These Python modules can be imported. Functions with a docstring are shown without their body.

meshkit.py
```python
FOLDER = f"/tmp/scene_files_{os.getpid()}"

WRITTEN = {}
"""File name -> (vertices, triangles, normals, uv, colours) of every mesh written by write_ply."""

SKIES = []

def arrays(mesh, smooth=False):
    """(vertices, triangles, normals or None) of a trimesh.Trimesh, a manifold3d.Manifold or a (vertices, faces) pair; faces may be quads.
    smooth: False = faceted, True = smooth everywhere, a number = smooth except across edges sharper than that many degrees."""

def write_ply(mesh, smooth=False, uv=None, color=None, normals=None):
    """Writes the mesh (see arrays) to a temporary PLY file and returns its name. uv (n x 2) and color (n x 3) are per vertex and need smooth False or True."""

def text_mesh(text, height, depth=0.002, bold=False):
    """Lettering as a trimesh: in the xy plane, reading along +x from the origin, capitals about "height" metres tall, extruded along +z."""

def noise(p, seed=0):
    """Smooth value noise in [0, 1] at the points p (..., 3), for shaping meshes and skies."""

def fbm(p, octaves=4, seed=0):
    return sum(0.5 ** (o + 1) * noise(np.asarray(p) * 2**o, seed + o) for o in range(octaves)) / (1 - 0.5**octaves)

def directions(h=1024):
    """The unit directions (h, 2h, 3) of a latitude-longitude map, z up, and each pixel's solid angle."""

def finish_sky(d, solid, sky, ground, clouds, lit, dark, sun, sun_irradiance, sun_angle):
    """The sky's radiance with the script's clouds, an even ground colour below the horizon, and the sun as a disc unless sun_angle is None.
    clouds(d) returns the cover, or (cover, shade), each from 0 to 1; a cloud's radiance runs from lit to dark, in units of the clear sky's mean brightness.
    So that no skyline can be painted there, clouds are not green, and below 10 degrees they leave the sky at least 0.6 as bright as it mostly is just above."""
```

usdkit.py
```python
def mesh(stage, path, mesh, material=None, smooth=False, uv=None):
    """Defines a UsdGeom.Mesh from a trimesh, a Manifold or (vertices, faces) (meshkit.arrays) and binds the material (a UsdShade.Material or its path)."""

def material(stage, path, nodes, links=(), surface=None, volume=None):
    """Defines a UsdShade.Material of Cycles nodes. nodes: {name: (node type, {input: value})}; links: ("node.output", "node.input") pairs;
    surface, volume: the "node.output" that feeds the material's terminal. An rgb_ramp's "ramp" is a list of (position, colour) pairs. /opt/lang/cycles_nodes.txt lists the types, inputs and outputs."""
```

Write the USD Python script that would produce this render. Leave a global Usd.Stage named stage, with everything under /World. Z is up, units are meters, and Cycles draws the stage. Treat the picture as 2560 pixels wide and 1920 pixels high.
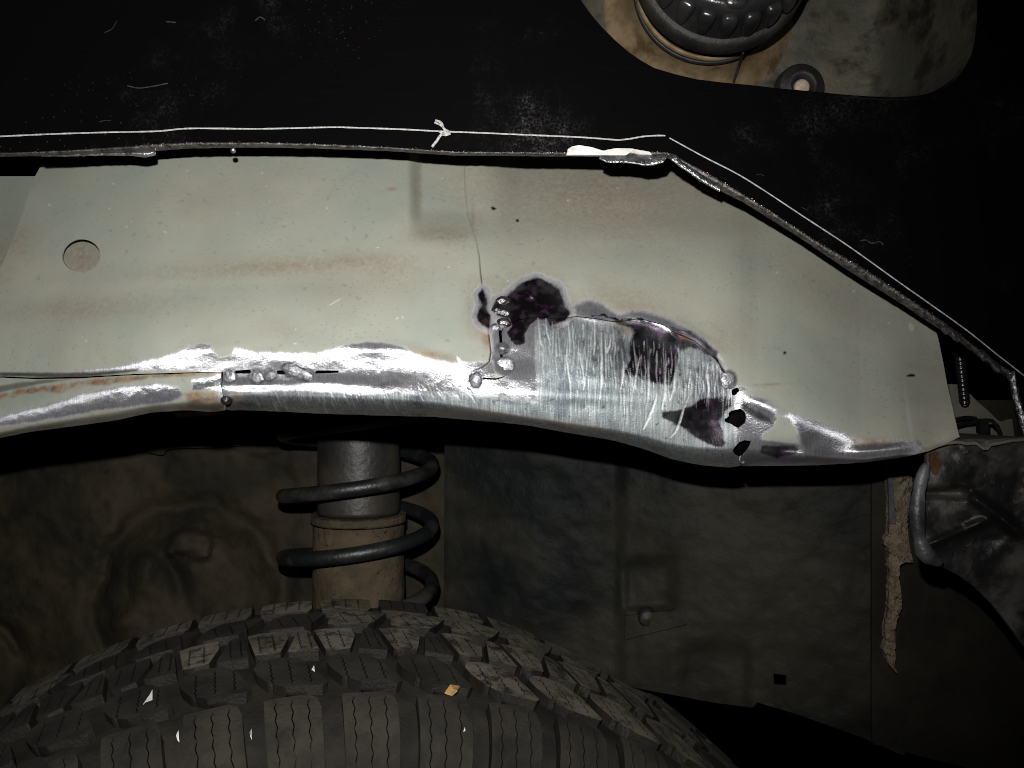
import math, random
import numpy as np, trimesh, shapely, usdkit, meshkit
from shapely.geometry import Polygon, LineString, Point
from shapely.ops import unary_union
from scipy.spatial import Delaunay
from pxr import Usd, UsdGeom, UsdLux, UsdShade, Gf, Sdf, Vt

stage = Usd.Stage.CreateInMemory()
UsdGeom.SetStageUpAxis(stage, UsdGeom.Tokens.z)
UsdGeom.SetStageMetersPerUnit(stage, 1.0)
W = UsdGeom.Xform.Define(stage, '/World'); stage.SetDefaultPrim(W.GetPrim())
random.seed(7); rng = np.random.default_rng(7)

# ---------------------------------------------------------------- camera, flash, exposure
F = 2217.0            # focal length of the phone lens in pixels of a 2560 wide picture
K = 0.65              # metres per working unit (the outer panel hangs at 0.5 units = 325 mm from the lens)
CAMZ = 0.75           # the lens is held 75 cm above the ground
def wp(a):            # working point (x right, y away, z up, from the lens) -> world
    a = np.asarray(a, float) * K
    return a + [0, 0, CAMZ]
cam = UsdGeom.Camera.Define(stage, '/World/camera')
cam.CreateHorizontalApertureAttr(36.0); cam.CreateVerticalApertureAttr(27.0)
cam.CreateFocalLengthAttr(36.0 * F / 2560); cam.CreateClippingRangeAttr(Gf.Vec2f(0.02, 50))
cam.AddTranslateOp().Set(Gf.Vec3d(0, 0, CAMZ)); cam.AddRotateXOp().Set(90.0)
cam.CreateExposureAttr(0.0)

FLASH = np.array([-0.012, 0.0, 0.050])            # the phone's flash, 3 cm above its lens
fl = UsdLux.SphereLight.Define(stage, '/World/phone_flash')
fl.CreateRadiusAttr(0.0024); fl.CreateIntensityAttr(38000.0); fl.CreateNormalizeAttr(False)
fl.CreateColorAttr(Gf.Vec3f(1.0, 0.985, 0.955))
sh = UsdLux.ShapingAPI.Apply(fl.GetPrim())
sh.CreateShapingConeAngleAttr(51.0); sh.CreateShapingConeSoftnessAttr(1.0)
fl.AddTranslateOp().Set(Gf.Vec3d(*wp(FLASH)))
fl.AddRotateXOp().Set(90.0 - 1.0); fl.AddRotateYOp().Set(11.0)

# ---------------------------------------------------------------- helpers
names = {}
def path_of(name, parent=None):
    base = (parent.GetPath().pathString if parent else '/World') + '/' + name
    n = names.get(base, 0); names[base] = n + 1
    return base if n == 0 else '%s_%03d' % (base, n)
def tag(o, label=None, cat=None, group=None, kind=None):
    o = o.GetPrim() if hasattr(o, 'GetPrim') else o
    for k, v in (('label', label), ('category', cat), ('group', group), ('kind', kind)):
        if v: o.SetCustomDataByKey(k, v)
    return o
def thing(name, label, cat, loc=None, group=None, kind=None):
    x = UsdGeom.Xform.Define(stage, path_of(name))
    o = x.GetPrim()
    base = wp(loc if loc is not None else (0, .5, 0)); x.AddTranslateOp().Set(Gf.Vec3d(*base))
    o.SetCustomDataByKey('base', Gf.Vec3d(*base))
    return tag(o, label, cat, group, kind)
def base_of(parent):
    while parent and parent.IsValid() and parent.GetPath().pathString != '/World':
        b = parent.GetCustomDataByKey('base')
        if b is not None: return np.array(b)
        parent = parent.GetParent()
    return np.zeros(3)
def obj(name, mesh, mat, parent=None, smooth=False, attrs=None, label=None):
    """one Mesh prim; the mesh is in working units"""
    if isinstance(mesh, trimesh.Trimesh): v, f = mesh.vertices, mesh.faces
    else: v, f = mesh
    v = wp(v) - (base_of(parent) if parent else 0)
    f = np.asarray(f)
    if f.shape[1] == 4: f = np.vstack([f[:, [0, 1, 2]], f[:, [0, 2, 3]]])
    if not attrs: k_, f = np.unique(f, return_inverse=True); f = f.reshape(-1, 3); v = v[k_]
    m = usdkit.mesh(stage, path_of(name, parent), trimesh.Trimesh(v, f, process=False), LOOK[mat], smooth=smooth)
    if attrs:
        api = UsdGeom.PrimvarsAPI(m)
        for k, a in attrs.items():
            api.CreatePrimvar(k, Sdf.ValueTypeNames.FloatArray, 'vertex').Set(Vt.FloatArray.FromNumpy(np.asarray(a, np.float32)))
    if label: m.GetPrim().SetCustomDataByKey('label', label)
    return m.GetPrim()
def P(px, py, d):      # the point of the place that lies at depth d on the sight line of a measured picture point
    px, py, d = np.broadcast_arrays(np.asarray(px, float), np.asarray(py, float), np.asarray(d, float))
    return np.stack([(px - 1280) / F * d, d, -(py - 960) / F * d], -1)
def sstep(x, a, b):
    t = np.clip((np.asarray(x, float) - a) / (b - a), 0, 1); return t * t * (3 - 2 * t)
def lerp(pts):
    a = np.array(pts, float); return lambda x: np.interp(x, a[:, 0], a[:, 1])
def smoothlerp(pts, w=25):
    g = lerp(pts); return lambda x: (g(np.asarray(x) - w) + 2 * g(np.asarray(x)) + g(np.asarray(x) + w)) / 4
def nz(px, py, sx, sy, seed=0, oct=3):
    return meshkit.fbm(np.stack([np.asarray(px) / sx, np.asarray(py) / sy, np.full(np.shape(px), .37)], -1), oct, seed) - .5
def sd(px, py, poly, margin=90):
    """signed distance, positive inside"""
    poly = np.asarray(poly, float); out = np.full(np.shape(px), -1e3)
    lo, hi = poly.min(0) - margin, poly.max(0) + margin
    sel = (px > lo[0]) & (px < hi[0]) & (py > lo[1]) & (py < hi[1])
    x, y = px[sel], py[sel]
    if not len(x): return out
    best = np.full(len(x), 1e12); ins = np.zeros(len(x), bool)
    for (x0, y0), (x1, y1) in zip(poly, np.roll(poly, -1, 0)):
        dx, dy = x1 - x0, y1 - y0
        t = np.clip(((x - x0) * dx + (y - y0) * dy) / (dx * dx + dy * dy + 1e-9), 0, 1)
        best = np.minimum(best, (x - x0 - t * dx) ** 2 + (y - y0 - t * dy) ** 2)
        c = (y0 > y) != (y1 > y)
        ins ^= c & (x < dx * (y - y0) / (dy if abs(dy) > 1e-9 else 1e-9) + x0)
    out[sel] = np.sqrt(best) * np.where(ins, 1, -1)
    return out
def blob(px, py, poly, soft=6, rough=4, scale=12, hair=0, seed=0):
    d = sd(px, py, poly)
    near = d > -90
    d = d.copy()
    d[near] += nz(px[near], py[near], scale, scale, seed) * 2 * rough
    if hair: d[near] += nz(px[near] + .25 * py[near], py[near], 2.2, 60, seed + 5, 2) * 2 * hair
    return sstep(d, -soft, soft)
def ell(px, py, cx, cy, rx, ry, ang=0, p=1.0):
    c, s = math.cos(math.radians(ang)), math.sin(math.radians(ang))
    x, y = (px - cx) * c + (py - cy) * s, -(px - cx) * s + (py - cy) * c
    return np.exp(-((x / rx) ** 2 + (y / ry) ** 2) ** p)
def stroke(px, py, pts, w0, taper=True):
    """soft tapered line mask"""
    pts = np.asarray(pts, float); out = np.zeros(np.shape(px)); L = len(pts) - 1
    for i in range(L):
        (x0, y0), (x1, y1) = pts[i], pts[i + 1]
        sel = (px > min(x0, x1) - 12) & (px < max(x0, x1) + 12) & (py > min(y0, y1) - 12) & (py < max(y0, y1) + 12)
        x, y = px[sel], py[sel]; dx, dy = x1 - x0, y1 - y0
        t = np.clip(((x - x0) * dx + (y - y0) * dy) / (dx * dx + dy * dy + 1e-9), 0, 1)
        r = np.hypot(x - x0 - t * dx, y - y0 - t * dy); g = (i + t) / L
        w = w0 * (1.15 - 1.0 * np.abs(2 * g - 1) ** 2 if taper else 1)
        out[sel] = np.maximum(out[sel], 1 - sstep(r / np.maximum(w, .3), .55, 1.45))
    return out
def densify(ring, step, rag=0, ragscale=14, seed=0):
    ls = LineString(list(ring) + [ring[0]]); n = max(8, int(ls.length / step))
    p = np.array([ls.interpolate(i / n, True).coords[0] for i in range(n)])
    if rag: p = p + np.stack([nz(p[:, 0], p[:, 1], ragscale, ragscale, seed), nz(p[:, 0], p[:, 1], ragscale, ragscale, seed + 31)], -1) * 2 * rag
    return p
def spline(pts, n=6):
    """Catmull-Rom through open points"""
    p = np.array(pts, float); q = np.vstack([2 * p[0] - p[1], p, 2 * p[-1] - p[-2]]); out = []
    for i in range(1, len(q) - 2):
        for t in np.arange(n) / n:
            a, b, c, d = q[i - 1:i + 3]
            out.append(.5 * (2 * b + (c - a) * t + (2 * a - 5 * b + 4 * c - d) * t * t + (3 * b - a - 3 * c + d) * t ** 3))
    return np.vstack([out, p[-1]])
def sheet(poly, depth, thick=.0016, step=3, holes=(), rag=0, ragscale=14, seed=0, edge=None):
    """a sheet of metal: outline and holes given on the measured picture, depth(px, py) its distance; returns (v, f), px, py, front"""
    edge = edge or step
    ring = densify(poly, edge, rag, ragscale, seed); hr = [densify(h, edge, 0) for h in holes]
    pg = Polygon(ring, hr)
    if not pg.is_valid: pg = pg.buffer(0); pg = max(getattr(pg, 'geoms', [pg]), key=lambda g: g.area)
    rings = [np.array(r.coords)[:-1] for r in [pg.exterior, *pg.interiors]]
    x0, y0, x1, y1 = pg.bounds
    gx, gy = np.meshgrid(np.arange(x0, x1, step), np.arange(y0, y1, step * .9)); gx = gx + (np.arange(len(gx)) % 2)[:, None] * step * .5
    gx, gy = gx.ravel(), gy.ravel(); inn = shapely.contains_xy(pg.buffer(-.6 * step), gx, gy)
    pts = np.vstack(rings + [np.stack([gx[inn], gy[inn]], 1)])
    pts = pts + rng.normal(0, 1e-4, pts.shape)
    tri = Delaunay(pts).simplices; c = pts[tri].mean(1); tri = tri[shapely.contains_xy(pg, c[:, 0], c[:, 1])]
    a, b, cc = pts[tri[:, 0]], pts[tri[:, 1]], pts[tri[:, 2]]
    cr = (b[:, 0] - a[:, 0]) * (cc[:, 1] - a[:, 1]) - (b[:, 1] - a[:, 1]) * (cc[:, 0] - a[:, 0])
    tri = tri[np.abs(cr) > 1e-6]; cr = cr[np.abs(cr) > 1e-6]
    tri[cr > 0] = tri[cr > 0][:, ::-1]              # seen from the lens (-y): counter-clockwise with z up
    px, py = pts[:, 0], pts[:, 1]; d = depth(px, py); v = P(px, py, d); n = len(v)
    back = v + [0, thick, 0]
    e = np.vstack([tri[:, [0, 1]], tri[:, [1, 2]], tri[:, [2, 0]]]); key = np.sort(e, 1)
    _, inv, cnt = np.unique(key, axis=0, return_inverse=True, return_counts=True); e = e[cnt[inv.ravel()] == 1]
    used, e = np.unique(e, return_inverse=True); e = e.reshape(-1, 2); nb = len(used)
    w = np.vstack([np.stack([e[:, 1], e[:, 0], e[:, 0] + nb], 1), np.stack([e[:, 1], e[:, 0] + nb, e[:, 1] + nb], 1)])
    V = np.vstack([v, back, v[used], back[used]]); Fc = np.vstack([tri, tri[:, ::-1] + n, w + 2 * n])
    src = np.concatenate([np.arange(n), np.arange(n), used, used])
    return (V, Fc), px[src], py[src], n, src
def tube(path, r, n=10, cap=True):
    p = np.asarray(path, float); r = np.broadcast_to(np.asarray(r, float), len(p)); t = np.gradient(p, axis=0); t /= np.linalg.norm(t, axis=1)[:, None]
    u = np.cross(t[0], [0.13, .2, .97]); u /= np.linalg.norm(u); V = []
    for i in range(len(p)):
        u = u - t[i] * (u @ t[i]); u /= np.linalg.norm(u); w = np.cross(t[i], u)
        a = np.arange(n) / n * 2 * np.pi
        V.append(p[i] + r[i] * (np.cos(a)[:, None] * u + np.sin(a)[:, None] * w))
    V = np.vstack(V); Fc = []
    for i in range(len(p) - 1):
        for k in range(n):
            a, b = i * n + k, i * n + (k + 1) % n; Fc += [(a, b, b + n), (a, b + n, a + n)]
    if cap:
        V = np.vstack([V, p[0], p[-1]]); m = len(V)
        for k in range(n): Fc += [(m - 2, (k + 1) % n, k), (m - 1, (len(p) - 1) * n + k, (len(p) - 1) * n + (k + 1) % n)]
    return V, np.array(Fc)
def lathe_y(profile, c, n=72, a0=0, a1=2 * np.pi, wob=None):
    """profile: (radius, depth) pairs turned about the y axis through (cx, cz)"""
    pr = np.array(profile, float); closed = abs(a1 - a0 - 2 * np.pi) < 1e-6
    a = np.linspace(a0, a1, n, endpoint=not closed); V = []
    for r, y in pr: V.append(np.stack([c[0] + r * np.cos(a), np.full(n, y), c[1] + r * np.sin(a)], 1))
    V = np.vstack(V); Fc = []
    for i in range(len(pr) - 1):
        for k in range(n if closed else n - 1):
            p, q = i * n + k, i * n + (k + 1) % n; Fc += [(p, q, q + n), (p, q + n, p + n)]
    return V, np.array(Fc)
def lump(px, py, d, rx, ry, h, ang=0, seed=0, rough=.12, sub=3):
    """a flattened weld lump sitting on a surface at depth d (rx, ry in picture pixels, h in units towards the lens)"""
    m = trimesh.creation.icosphere(sub); v = m.vertices * (1 + rough * 2 * (meshkit.fbm(m.vertices * 2.2 + 7 * seed, 3, seed) - .5)[:, None])
    c, s = math.cos(math.radians(ang)), math.sin(math.radians(ang)); k = d / F
    x, y = v[:, 0] * rx * k, v[:, 2] * ry * k
    o = P(px, py, d)
    return np.stack([o[0] + x * c - y * s, o[1] - v[:, 1] * -h, o[2] + x * s + y * c], 1), m.faces

# ---------------------------------------------------------------- materials
LOOK = {}
def mat(name, nodes, links, surface='p.BSDF'):
    LOOK[name] = usdkit.material(stage, '/World/Looks/' + name, nodes, links, surface=surface)
def mix(f, a, b, n, nodes, links, kind='mix'):
    """adds a colour mix node called n; f, a, b are 'node.out' or values"""
    nodes[n] = ('mix', {'mix_type': kind})
    for k, x in (('fac', f), ('color1', a), ('color2', b)):
        if isinstance(x, str): links.append((x, n + '.' + k))
        else: nodes[n][1][k] = x
    return n + '.color'
def fmix(f, a, b, n, nodes, links):
    nodes[n] = ('mix_float', {})
    for k, x in (('fac', f), ('a', a), ('b', b)):
        if isinstance(x, str): links.append((x, n + '.' + k))
        else: nodes[n][1][k] = x
    return n + '.result'
def noise(n, scale, nodes, links, detail=4, rough=.55, stretch=None, rot=None):
    nodes[n] = ('noise_texture', {'scale': scale, 'detail': detail, 'roughness': rough})
    if stretch:
        nodes[n + 'm'] = ('mapping', {'scale': stretch, 'rotation': rot or (0, 0, 0)}); links += [('geo.position', n + 'm.vector'), (n + 'm.vector', n + '.vector')]
    else: links.append(('geo.position', n + '.vector'))
    return n + '.fac'
def ramp(n, src, stops, nodes, links):
    nodes[n] = ('rgb_ramp', {'ramp': [(a, (c, c, c) if np.ndim(c) == 0 else c) for a, c in stops]}); links.append((src, n + '.fac'))
    return n + '.color'
def gray(n, src, nodes, links):
    nodes[n] = ('rgb_to_bw', {}); links.append((src, n + '.color')); return n + '.val'
def mask(n, src, a, b, nodes, links):
    nodes[n] = ('map_range', {'range_type': 'smoothstep', 'from_min': a, 'from_max': b, 'clamp': True}); links.append((src, n + '.value')); return n + '.result'
def times(n, a, b, nodes, links, op='multiply'):
    nodes[n] = ('math', {'math_type': op, 'use_clamp': op != 'multiply'})
    for k, x in (('value1', a), ('value2', b)):
        if isinstance(x, str): links.append((x, n + '.' + k))
        else: nodes[n][1][k] = x
    return n + '.value'

def sheet_material(name, zinc_base):
    N, L = {'geo': ('geometry', {}), 'p': ('principled_bsdf', {'specular_ior_level': .35, 'anisotropic': .7, 'anisotropic_rotation': 0.0}),
            'tan': ('vector_math', {'math_type': 'cross_product', 'vector2': (0., .2, 1.)})}, [('geo.normal', 'tan.vector1'), ('tan.vector', 'p.tangent')]
    for k in ('metal', 'burn', 'rust', 'dirt', 'scr'):
        N['a_' + k] = ('attribute', {'attribute': k}); 
    n1 = noise('n1', 26, N, L, 5, .6); n2 = noise('n2', 420, N, L, 3, .6); n3 = noise('n3', 1500, N, L, 2, .7)
    if zinc_base:
        c = mix(ramp('r1', n1, [(.3, 0), (.7, 1)], N, L), (.120, .142, .156), (.225, .245, .245), 'c1', N, L)
        c = mix(mask('zb', noise('nzb', 70, N, L, 4, .6, (1, 1, .55)), .50, .70, N, L), c, (.062, .072, .092), 'c1b', N, L); fs_ = noise('fs', 1, N, L, 4, .7, (1500, 500, 55), (0, .06, 0)); c = mix(times('fk1', mask('fs1', fs_, .50, .66, N, L), .55, N, L), c, (.36, .38, .385), 'c2a', N, L); c = mix(times('fk2', mask('fs2', fs_, .50, .36, N, L), .5, N, L), c, (.07, .08, .09), 'c2b', N, L); c = mix(mask('sp', n2, .58, .74, N, L), c, (.07, .078, .082), 'c2', N, L)
    else:
        c = mix(ramp('r1', n1, [(.33, 0), (.67, 1)], N, L), (.215, .238, .205), (.268, .268, .222), 'c1', N, L)
        n4 = noise('n4', 8, N, L, 4, .6)
        c = mix(mask('w4', n4, .5, .68, N, L), c, (.225, .215, .175), 'c4', N, L)
        c = mix(times('spd', mask('sp', n2, .60, .74, N, L), .38, N, L), c, (.13, .10, .075), 'c2', N, L)
        N['vo'] = ('voronoi_texture', {'scale': 620.0, 'randomness': 1.0}); L.append(('geo.position', 'vo.vector'))
        N['vlt'] = ('math', {'math_type': 'less_than', 'value2': .20}); L.append(('vo.distance', 'vlt.value1'))
        vm = times('vm', 'vlt.value', mask('vmm', noise('n5', 30, N, L, 3), .50, .62, N, L), N, L)
        c = mix(times('vm2', vm, .35, N, L), c, (.12, .09, .07), 'c3', N, L)
    # brown dirt film with some painted shade in it, broken up by grain
    dm = times('dm', 'a_dirt.fac', mask('dg', noise('n6', 520, N, L, 5, .75), .05, .80, N, L), N, L)
    c = mix(dm, c, (.150, .118, .082), 'd1', N, L)
    # bare steel
    sn = noise('sn', 1, N, L, 4, .65, (2600, 900, 170), (0, .22, 0)); sn2 = noise('sn2', 55, N, L, 4, .6)
    steel = mix(ramp('sr', sn, [(.35, 0), (.65, 1)], N, L), (.36, .36, .385), (.58, .58, .61), 's1', N, L)
    steel = mix(times('sbm', mask('sb', sn2, .45, .7, N, L), .5, N, L), steel, (.20, .205, .24), 's2', N, L)
    c = mix('a_metal.fac', c, steel, 'm1', N, L)
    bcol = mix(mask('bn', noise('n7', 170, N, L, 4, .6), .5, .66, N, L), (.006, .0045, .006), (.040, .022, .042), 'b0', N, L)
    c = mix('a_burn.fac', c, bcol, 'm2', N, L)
    rcol = mix(mask('rn', noise('n8', 330, N, L, 4, .7), .38, .62, N, L), (.105, .062, .034), (.235, .125, .052), 'r0', N, L)
    c = mix(times('rm', 'a_rust.fac', mask('rg', noise('n9', 140, N, L, 5, .65), .3, .6, N, L), N, L), c, rcol, 'm3', N, L)
    c = mix('a_scr.fac', c, (.56, .57, .57), 'm4', N, L)
    L.append((c, 'p.base_color'))
    mm = times('mm', 'a_metal.fac', .80, N, L)
    if zinc_base: mm = times('mx', mm, .62, N, L, 'maximum')
    mm = fmix('a_scr.fac', fmix('a_burn.fac', fmix('a_rust.fac', mm, .1, 'f1', N, L), .45, 'f2', N, L), .35, 'f3', N, L)
    L.append((mm, 'p.metallic'))
    r = fmix('a_metal.fac', .56 if zinc_base else .52, .40, 'g1', N, L)
    r = fmix('a_burn.fac', r, .38, 'g2', N, L); r = fmix('a_dirt.fac', r, .7, 'g3', N, L); r = fmix('a_rust.fac', r, .65, 'g4', N, L)
    L.append((r, 'p.roughness')); L.append((fmix('a_metal.fac', .0, .94, 'g6', N, L), 'p.anisotropic')); L.append((fmix('a_burn.fac', .35, .12, 'g5', N, L), 'p.specular_ior_level'))
    # fine relief: orange peel and dust on the paint, grinding marks on the steel
    N['bu'] = ('bump', {'strength': .25, 'distance': .0004}); L += [(n3, 'bu.height')]
    N['bs'] = ('bump', {'distance': .0006}); L += [(sn, 'bs.height'), ('bu.normal', 'bs.normal'), (times('bsf', 'a_metal.fac', .13, N, L), 'bs.strength'), ('bs.normal', 'p.normal')]
    mat(name, N, L)
sheet_material('primed_sheet', False)
sheet_material('zinc_sheet', True)

def simple(name, c1, c2, scale=60, rough=.5, metallic=0., bump=.0, bscale=400, spec=.5, lo=.35, hi=.65, c3=None, s3=300, t3=(.6, .72), coat=0, stretch=None, detail=5):
    N, L = {'geo': ('geometry', {}), 'p': ('principled_bsdf', {'roughness': rough, 'metallic': metallic, 'specular_ior_level': spec, 'coat_weight': coat})}, []
    c = mix(mask('k1', noise('n1', scale, N, L, detail, .6, stretch), lo, hi, N, L), c1, c2, 'c1', N, L)
    if c3 is not None: c = mix(mask('k2', noise('n2', s3, N, L, 4, .65), t3[0], t3[1], N, L), c, c3, 'c2', N, L)
    L.append((c, 'p.base_color'))
    if bump:
        N['b'] = ('bump', {'strength': 1.0, 'distance': bump}); L += [(noise('nb', bscale, N, L, 4, .6), 'b.height'), ('b.normal', 'p.normal')]
    mat(name, N, L)
# glossy black body paint with a film of dust
def black_paint():
    N, L = {'geo': ('geometry', {}), 'p': ('principled_bsdf', {'specular_ior_level': .5})}, []
    a = mask('ka', noise('na', 16, N, L, 6, .68), .50, .74, N, L); b = mask('kb', noise('nb', 55, N, L, 5, .7), .40, .70, N, L)
    g = mask('kg', noise('ng', 1100, N, L, 3, .7), .38, .72, N, L)
    s = mask('ks', noise('ns', 1, N, L, 3, .6, (60, 60, 1700)), .56, .72, N, L)
    d = times('d1', times('d0', a, b, N, L), g, N, L)
    d = times('d2', d, times('ds', s, .02, N, L), N, L, 'add')
    N['vo'] = ('voronoi_texture', {'scale': 520.0}); L.append(('geo.position', 'vo.vector'))
    N['vl'] = ('math', {'math_type': 'less_than', 'value2': .10}); L.append(('vo.distance', 'vl.value1'))
    vm = times('vm', 'vl.value', mask('kv', noise('nv', 13, N, L, 5), .50, .72, N, L), N, L)
    c = mix(times('d3', d, .30, N, L), (.0022, .0020, .0023), (.075, .070, .064), 'c1', N, L)
    c = mix(times('v2', vm, .3, N, L), c, (.15, .14, .13), 'c2', N, L)
    L.append((c, 'p.base_color')); L.append((fmix(d, .12, .6, 'rr', N, L), 'p.roughness'))
    mat('black_paint', N, L)
black_paint()
simple('raw_edge', (0.0350, 0.0301, 0.0280), (0.1470, 0.1330, 0.1260), 500, .45, .7, .0005, 900)
simple('bright_steel', (.16, .165, .18), (.55, .55, .58), 200, .34, .95, .0010, 420)
simple('slag', (.20, .17, .17), (.75, .7, .7), 700, .28, .95, .0005, 900)
simple('weld_steel', (.10, .10, .11), (.27, .27, .29), 330, .46, .7, .0005, 420)
simple('burnt_weld', (.030, .027, .030), (.11, .10, .11), 330, .30, .8, .0005, 420)
simple('white_sealant', (.48, .47, .44), (.60, .60, .58), 90, .6, 0, .0004, 500, c3=(.40, .33, .27), s3=150, t3=(.62, .72))
simple('marker_white', (.22, .215, .21), (.46, .455, .45), 1100, .8)
def tread_rubber(name, dust1, dust2):
    N, L = {'geo': ('geometry', {}), 'p': ('principled_bsdf', {'specular_ior_level': .3}), 'a_dust': ('attribute', {'attribute': 'dust'})}, []
    c = mix(mask('k0', noise('n0', 60, N, L, 5), .35, .65, N, L), (.009, .0085, .0075), (.020, .018, .014), 'c0', N, L)
    t = mix(mask('k1', noise('n1', 34, N, L, 6, .65), .35, .62, N, L), dust1, dust2, 'c1', N, L)
    t = mix(mask('k2', noise('n2', 110, N, L, 6, .75), .46, .64, N, L), t, (.022, .019, .015), 'c2', N, L)
    L += [(mix('a_dust.fac', c, t, 'c3', N, L), 'p.base_color'), (fmix('a_dust.fac', .6, .9, 'ro', N, L), 'p.roughness')]
    N['b'] = ('bump', {'strength': 1.0, 'distance': .0005}); L += [(noise('nb', 700, N, L, 4, .6), 'b.height'), ('b.normal', 'p.normal')]
    mat(name, N, L)
tread_rubber('rubber', (.010, .0095, .0085), (.034, .030, .023))
tread_rubber('dusty_rubber', (.088, .078, .060), (.175, .155, .118))
simple('groove_rubber', (0.0098, 0.0093, 0.0082), (0.0274, 0.0235, 0.0176), 40, .85, 0, .0006, 600, .25)
simple('spring_steel', (.007, .008, .009), (.036, .034, .029), 45, .42, 0, .0003, 500, .5, .45, .68, (.06, .055, .046), 500, (.66, .76))
simple('strut_black', (0.0096, 0.0106, 0.0125), (0.0346, 0.0298, 0.0230), 26, .5, 0, .0004, 300, .5)
simple('strut_mud', (0.0459, 0.0351, 0.0216), (0.0810, 0.0607, 0.0378), 60, .9, 0, .0012, 210, .2, c3=(.016, .012, .008), s3=300, t3=(.58, .7))
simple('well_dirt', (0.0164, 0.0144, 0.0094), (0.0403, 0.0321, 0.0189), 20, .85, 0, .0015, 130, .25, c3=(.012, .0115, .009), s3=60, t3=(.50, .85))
simple('liner_plastic', (0.0037, 0.0050, 0.0054), (0.0251, 0.0230, 0.0163), 7, .6, 0, .0006, 260, .10, .40, .62, (.012, .011, .008), 420, (.64, .78))
simple('liner_dusty', (0.0099, 0.0092, 0.0069), (0.0206, 0.0181, 0.0124), 20, .8, 0, .0005, 260, .2, .4, .6, (.022, .018, .013), 420, (.66, .78))
simple('mud', (0.1280, 0.1000, 0.0680), (0.2080, 0.1640, 0.1160), 170, .95, 0, .004, 240, .15)
simple('grey_sealer', (.020, .020, .022), (.13, .13, .135), 36, .45, 0, .0010, 130, .4, c3=(.05, .05, .055), s3=110, t3=(.56, .68))
simple('scorched_panel', (.010, .0095, .0095), (.10, .09, .082), 30, .48, 0, .0006, 220, .5, .42, .60, (.16, .125, .10), 90, (.62, .72))
simple('blocker_dark', (.0012, .001, .001), (.0035, .003, .0028), 60, .95, spec=.02)  # near-black for the added sheets that stop stray flash light
simple('rusty', (.045, .020, .009), (.085, .036, .014), 240, .8, .1, .0012, 400, .3)
simple('cap_plastic', (.012, .012, .013), (.030, .029, .028), 40, .26, 0, .0002, 500, .55)
simple('cap_dusty', (.006, .006, .006), (.026, .022, .017), 60, .6, 0, .0004, 500, .4, c3=(.04, .035, .026), s3=500, t3=(.64, .76))
simple('brass_rust', (0.1200, 0.0840, 0.0440), (0.2160, 0.1560, 0.0920), 110, .62, .25, .0, 700, .3, c3=(.075, .048, .02), s3=60, t3=(.54, .70))
simple('pocket_paint', (0.0446, 0.0446, 0.0325), (0.0752, 0.0669, 0.0478), 34, .6, 0, .0006, 260, .35, .38, .62, (.014, .012, .009), 40, (.48, .64))
simple('black_rubber', (.005, .005, .005), (.012, .011, .010), 200, .6, 0, .0003, 500)
simple('plug_beige', (.30, .23, .17), (.42, .33, .26), 300, .7, 0, .0008, 500)
simple('cavity_paint', (.095, .088, .070), (.13, .12, .095), 60, .7, 0, .0005, 300)
simple('cavity_black', (.004, .004, .004), (.010, .010, .010), 60, .5, 0)
simple('hose_plastic', (.006, .006, .006), (.012, .012, .012), 60, .22, 0)
simple('leaf', (.34, .19, .06), (.46, .28, .10), 300, .7, 0, .0006, 400)
simple('white_flake', (.75, .75, .75), (.82, .82, .82), 300, .6)

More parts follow.
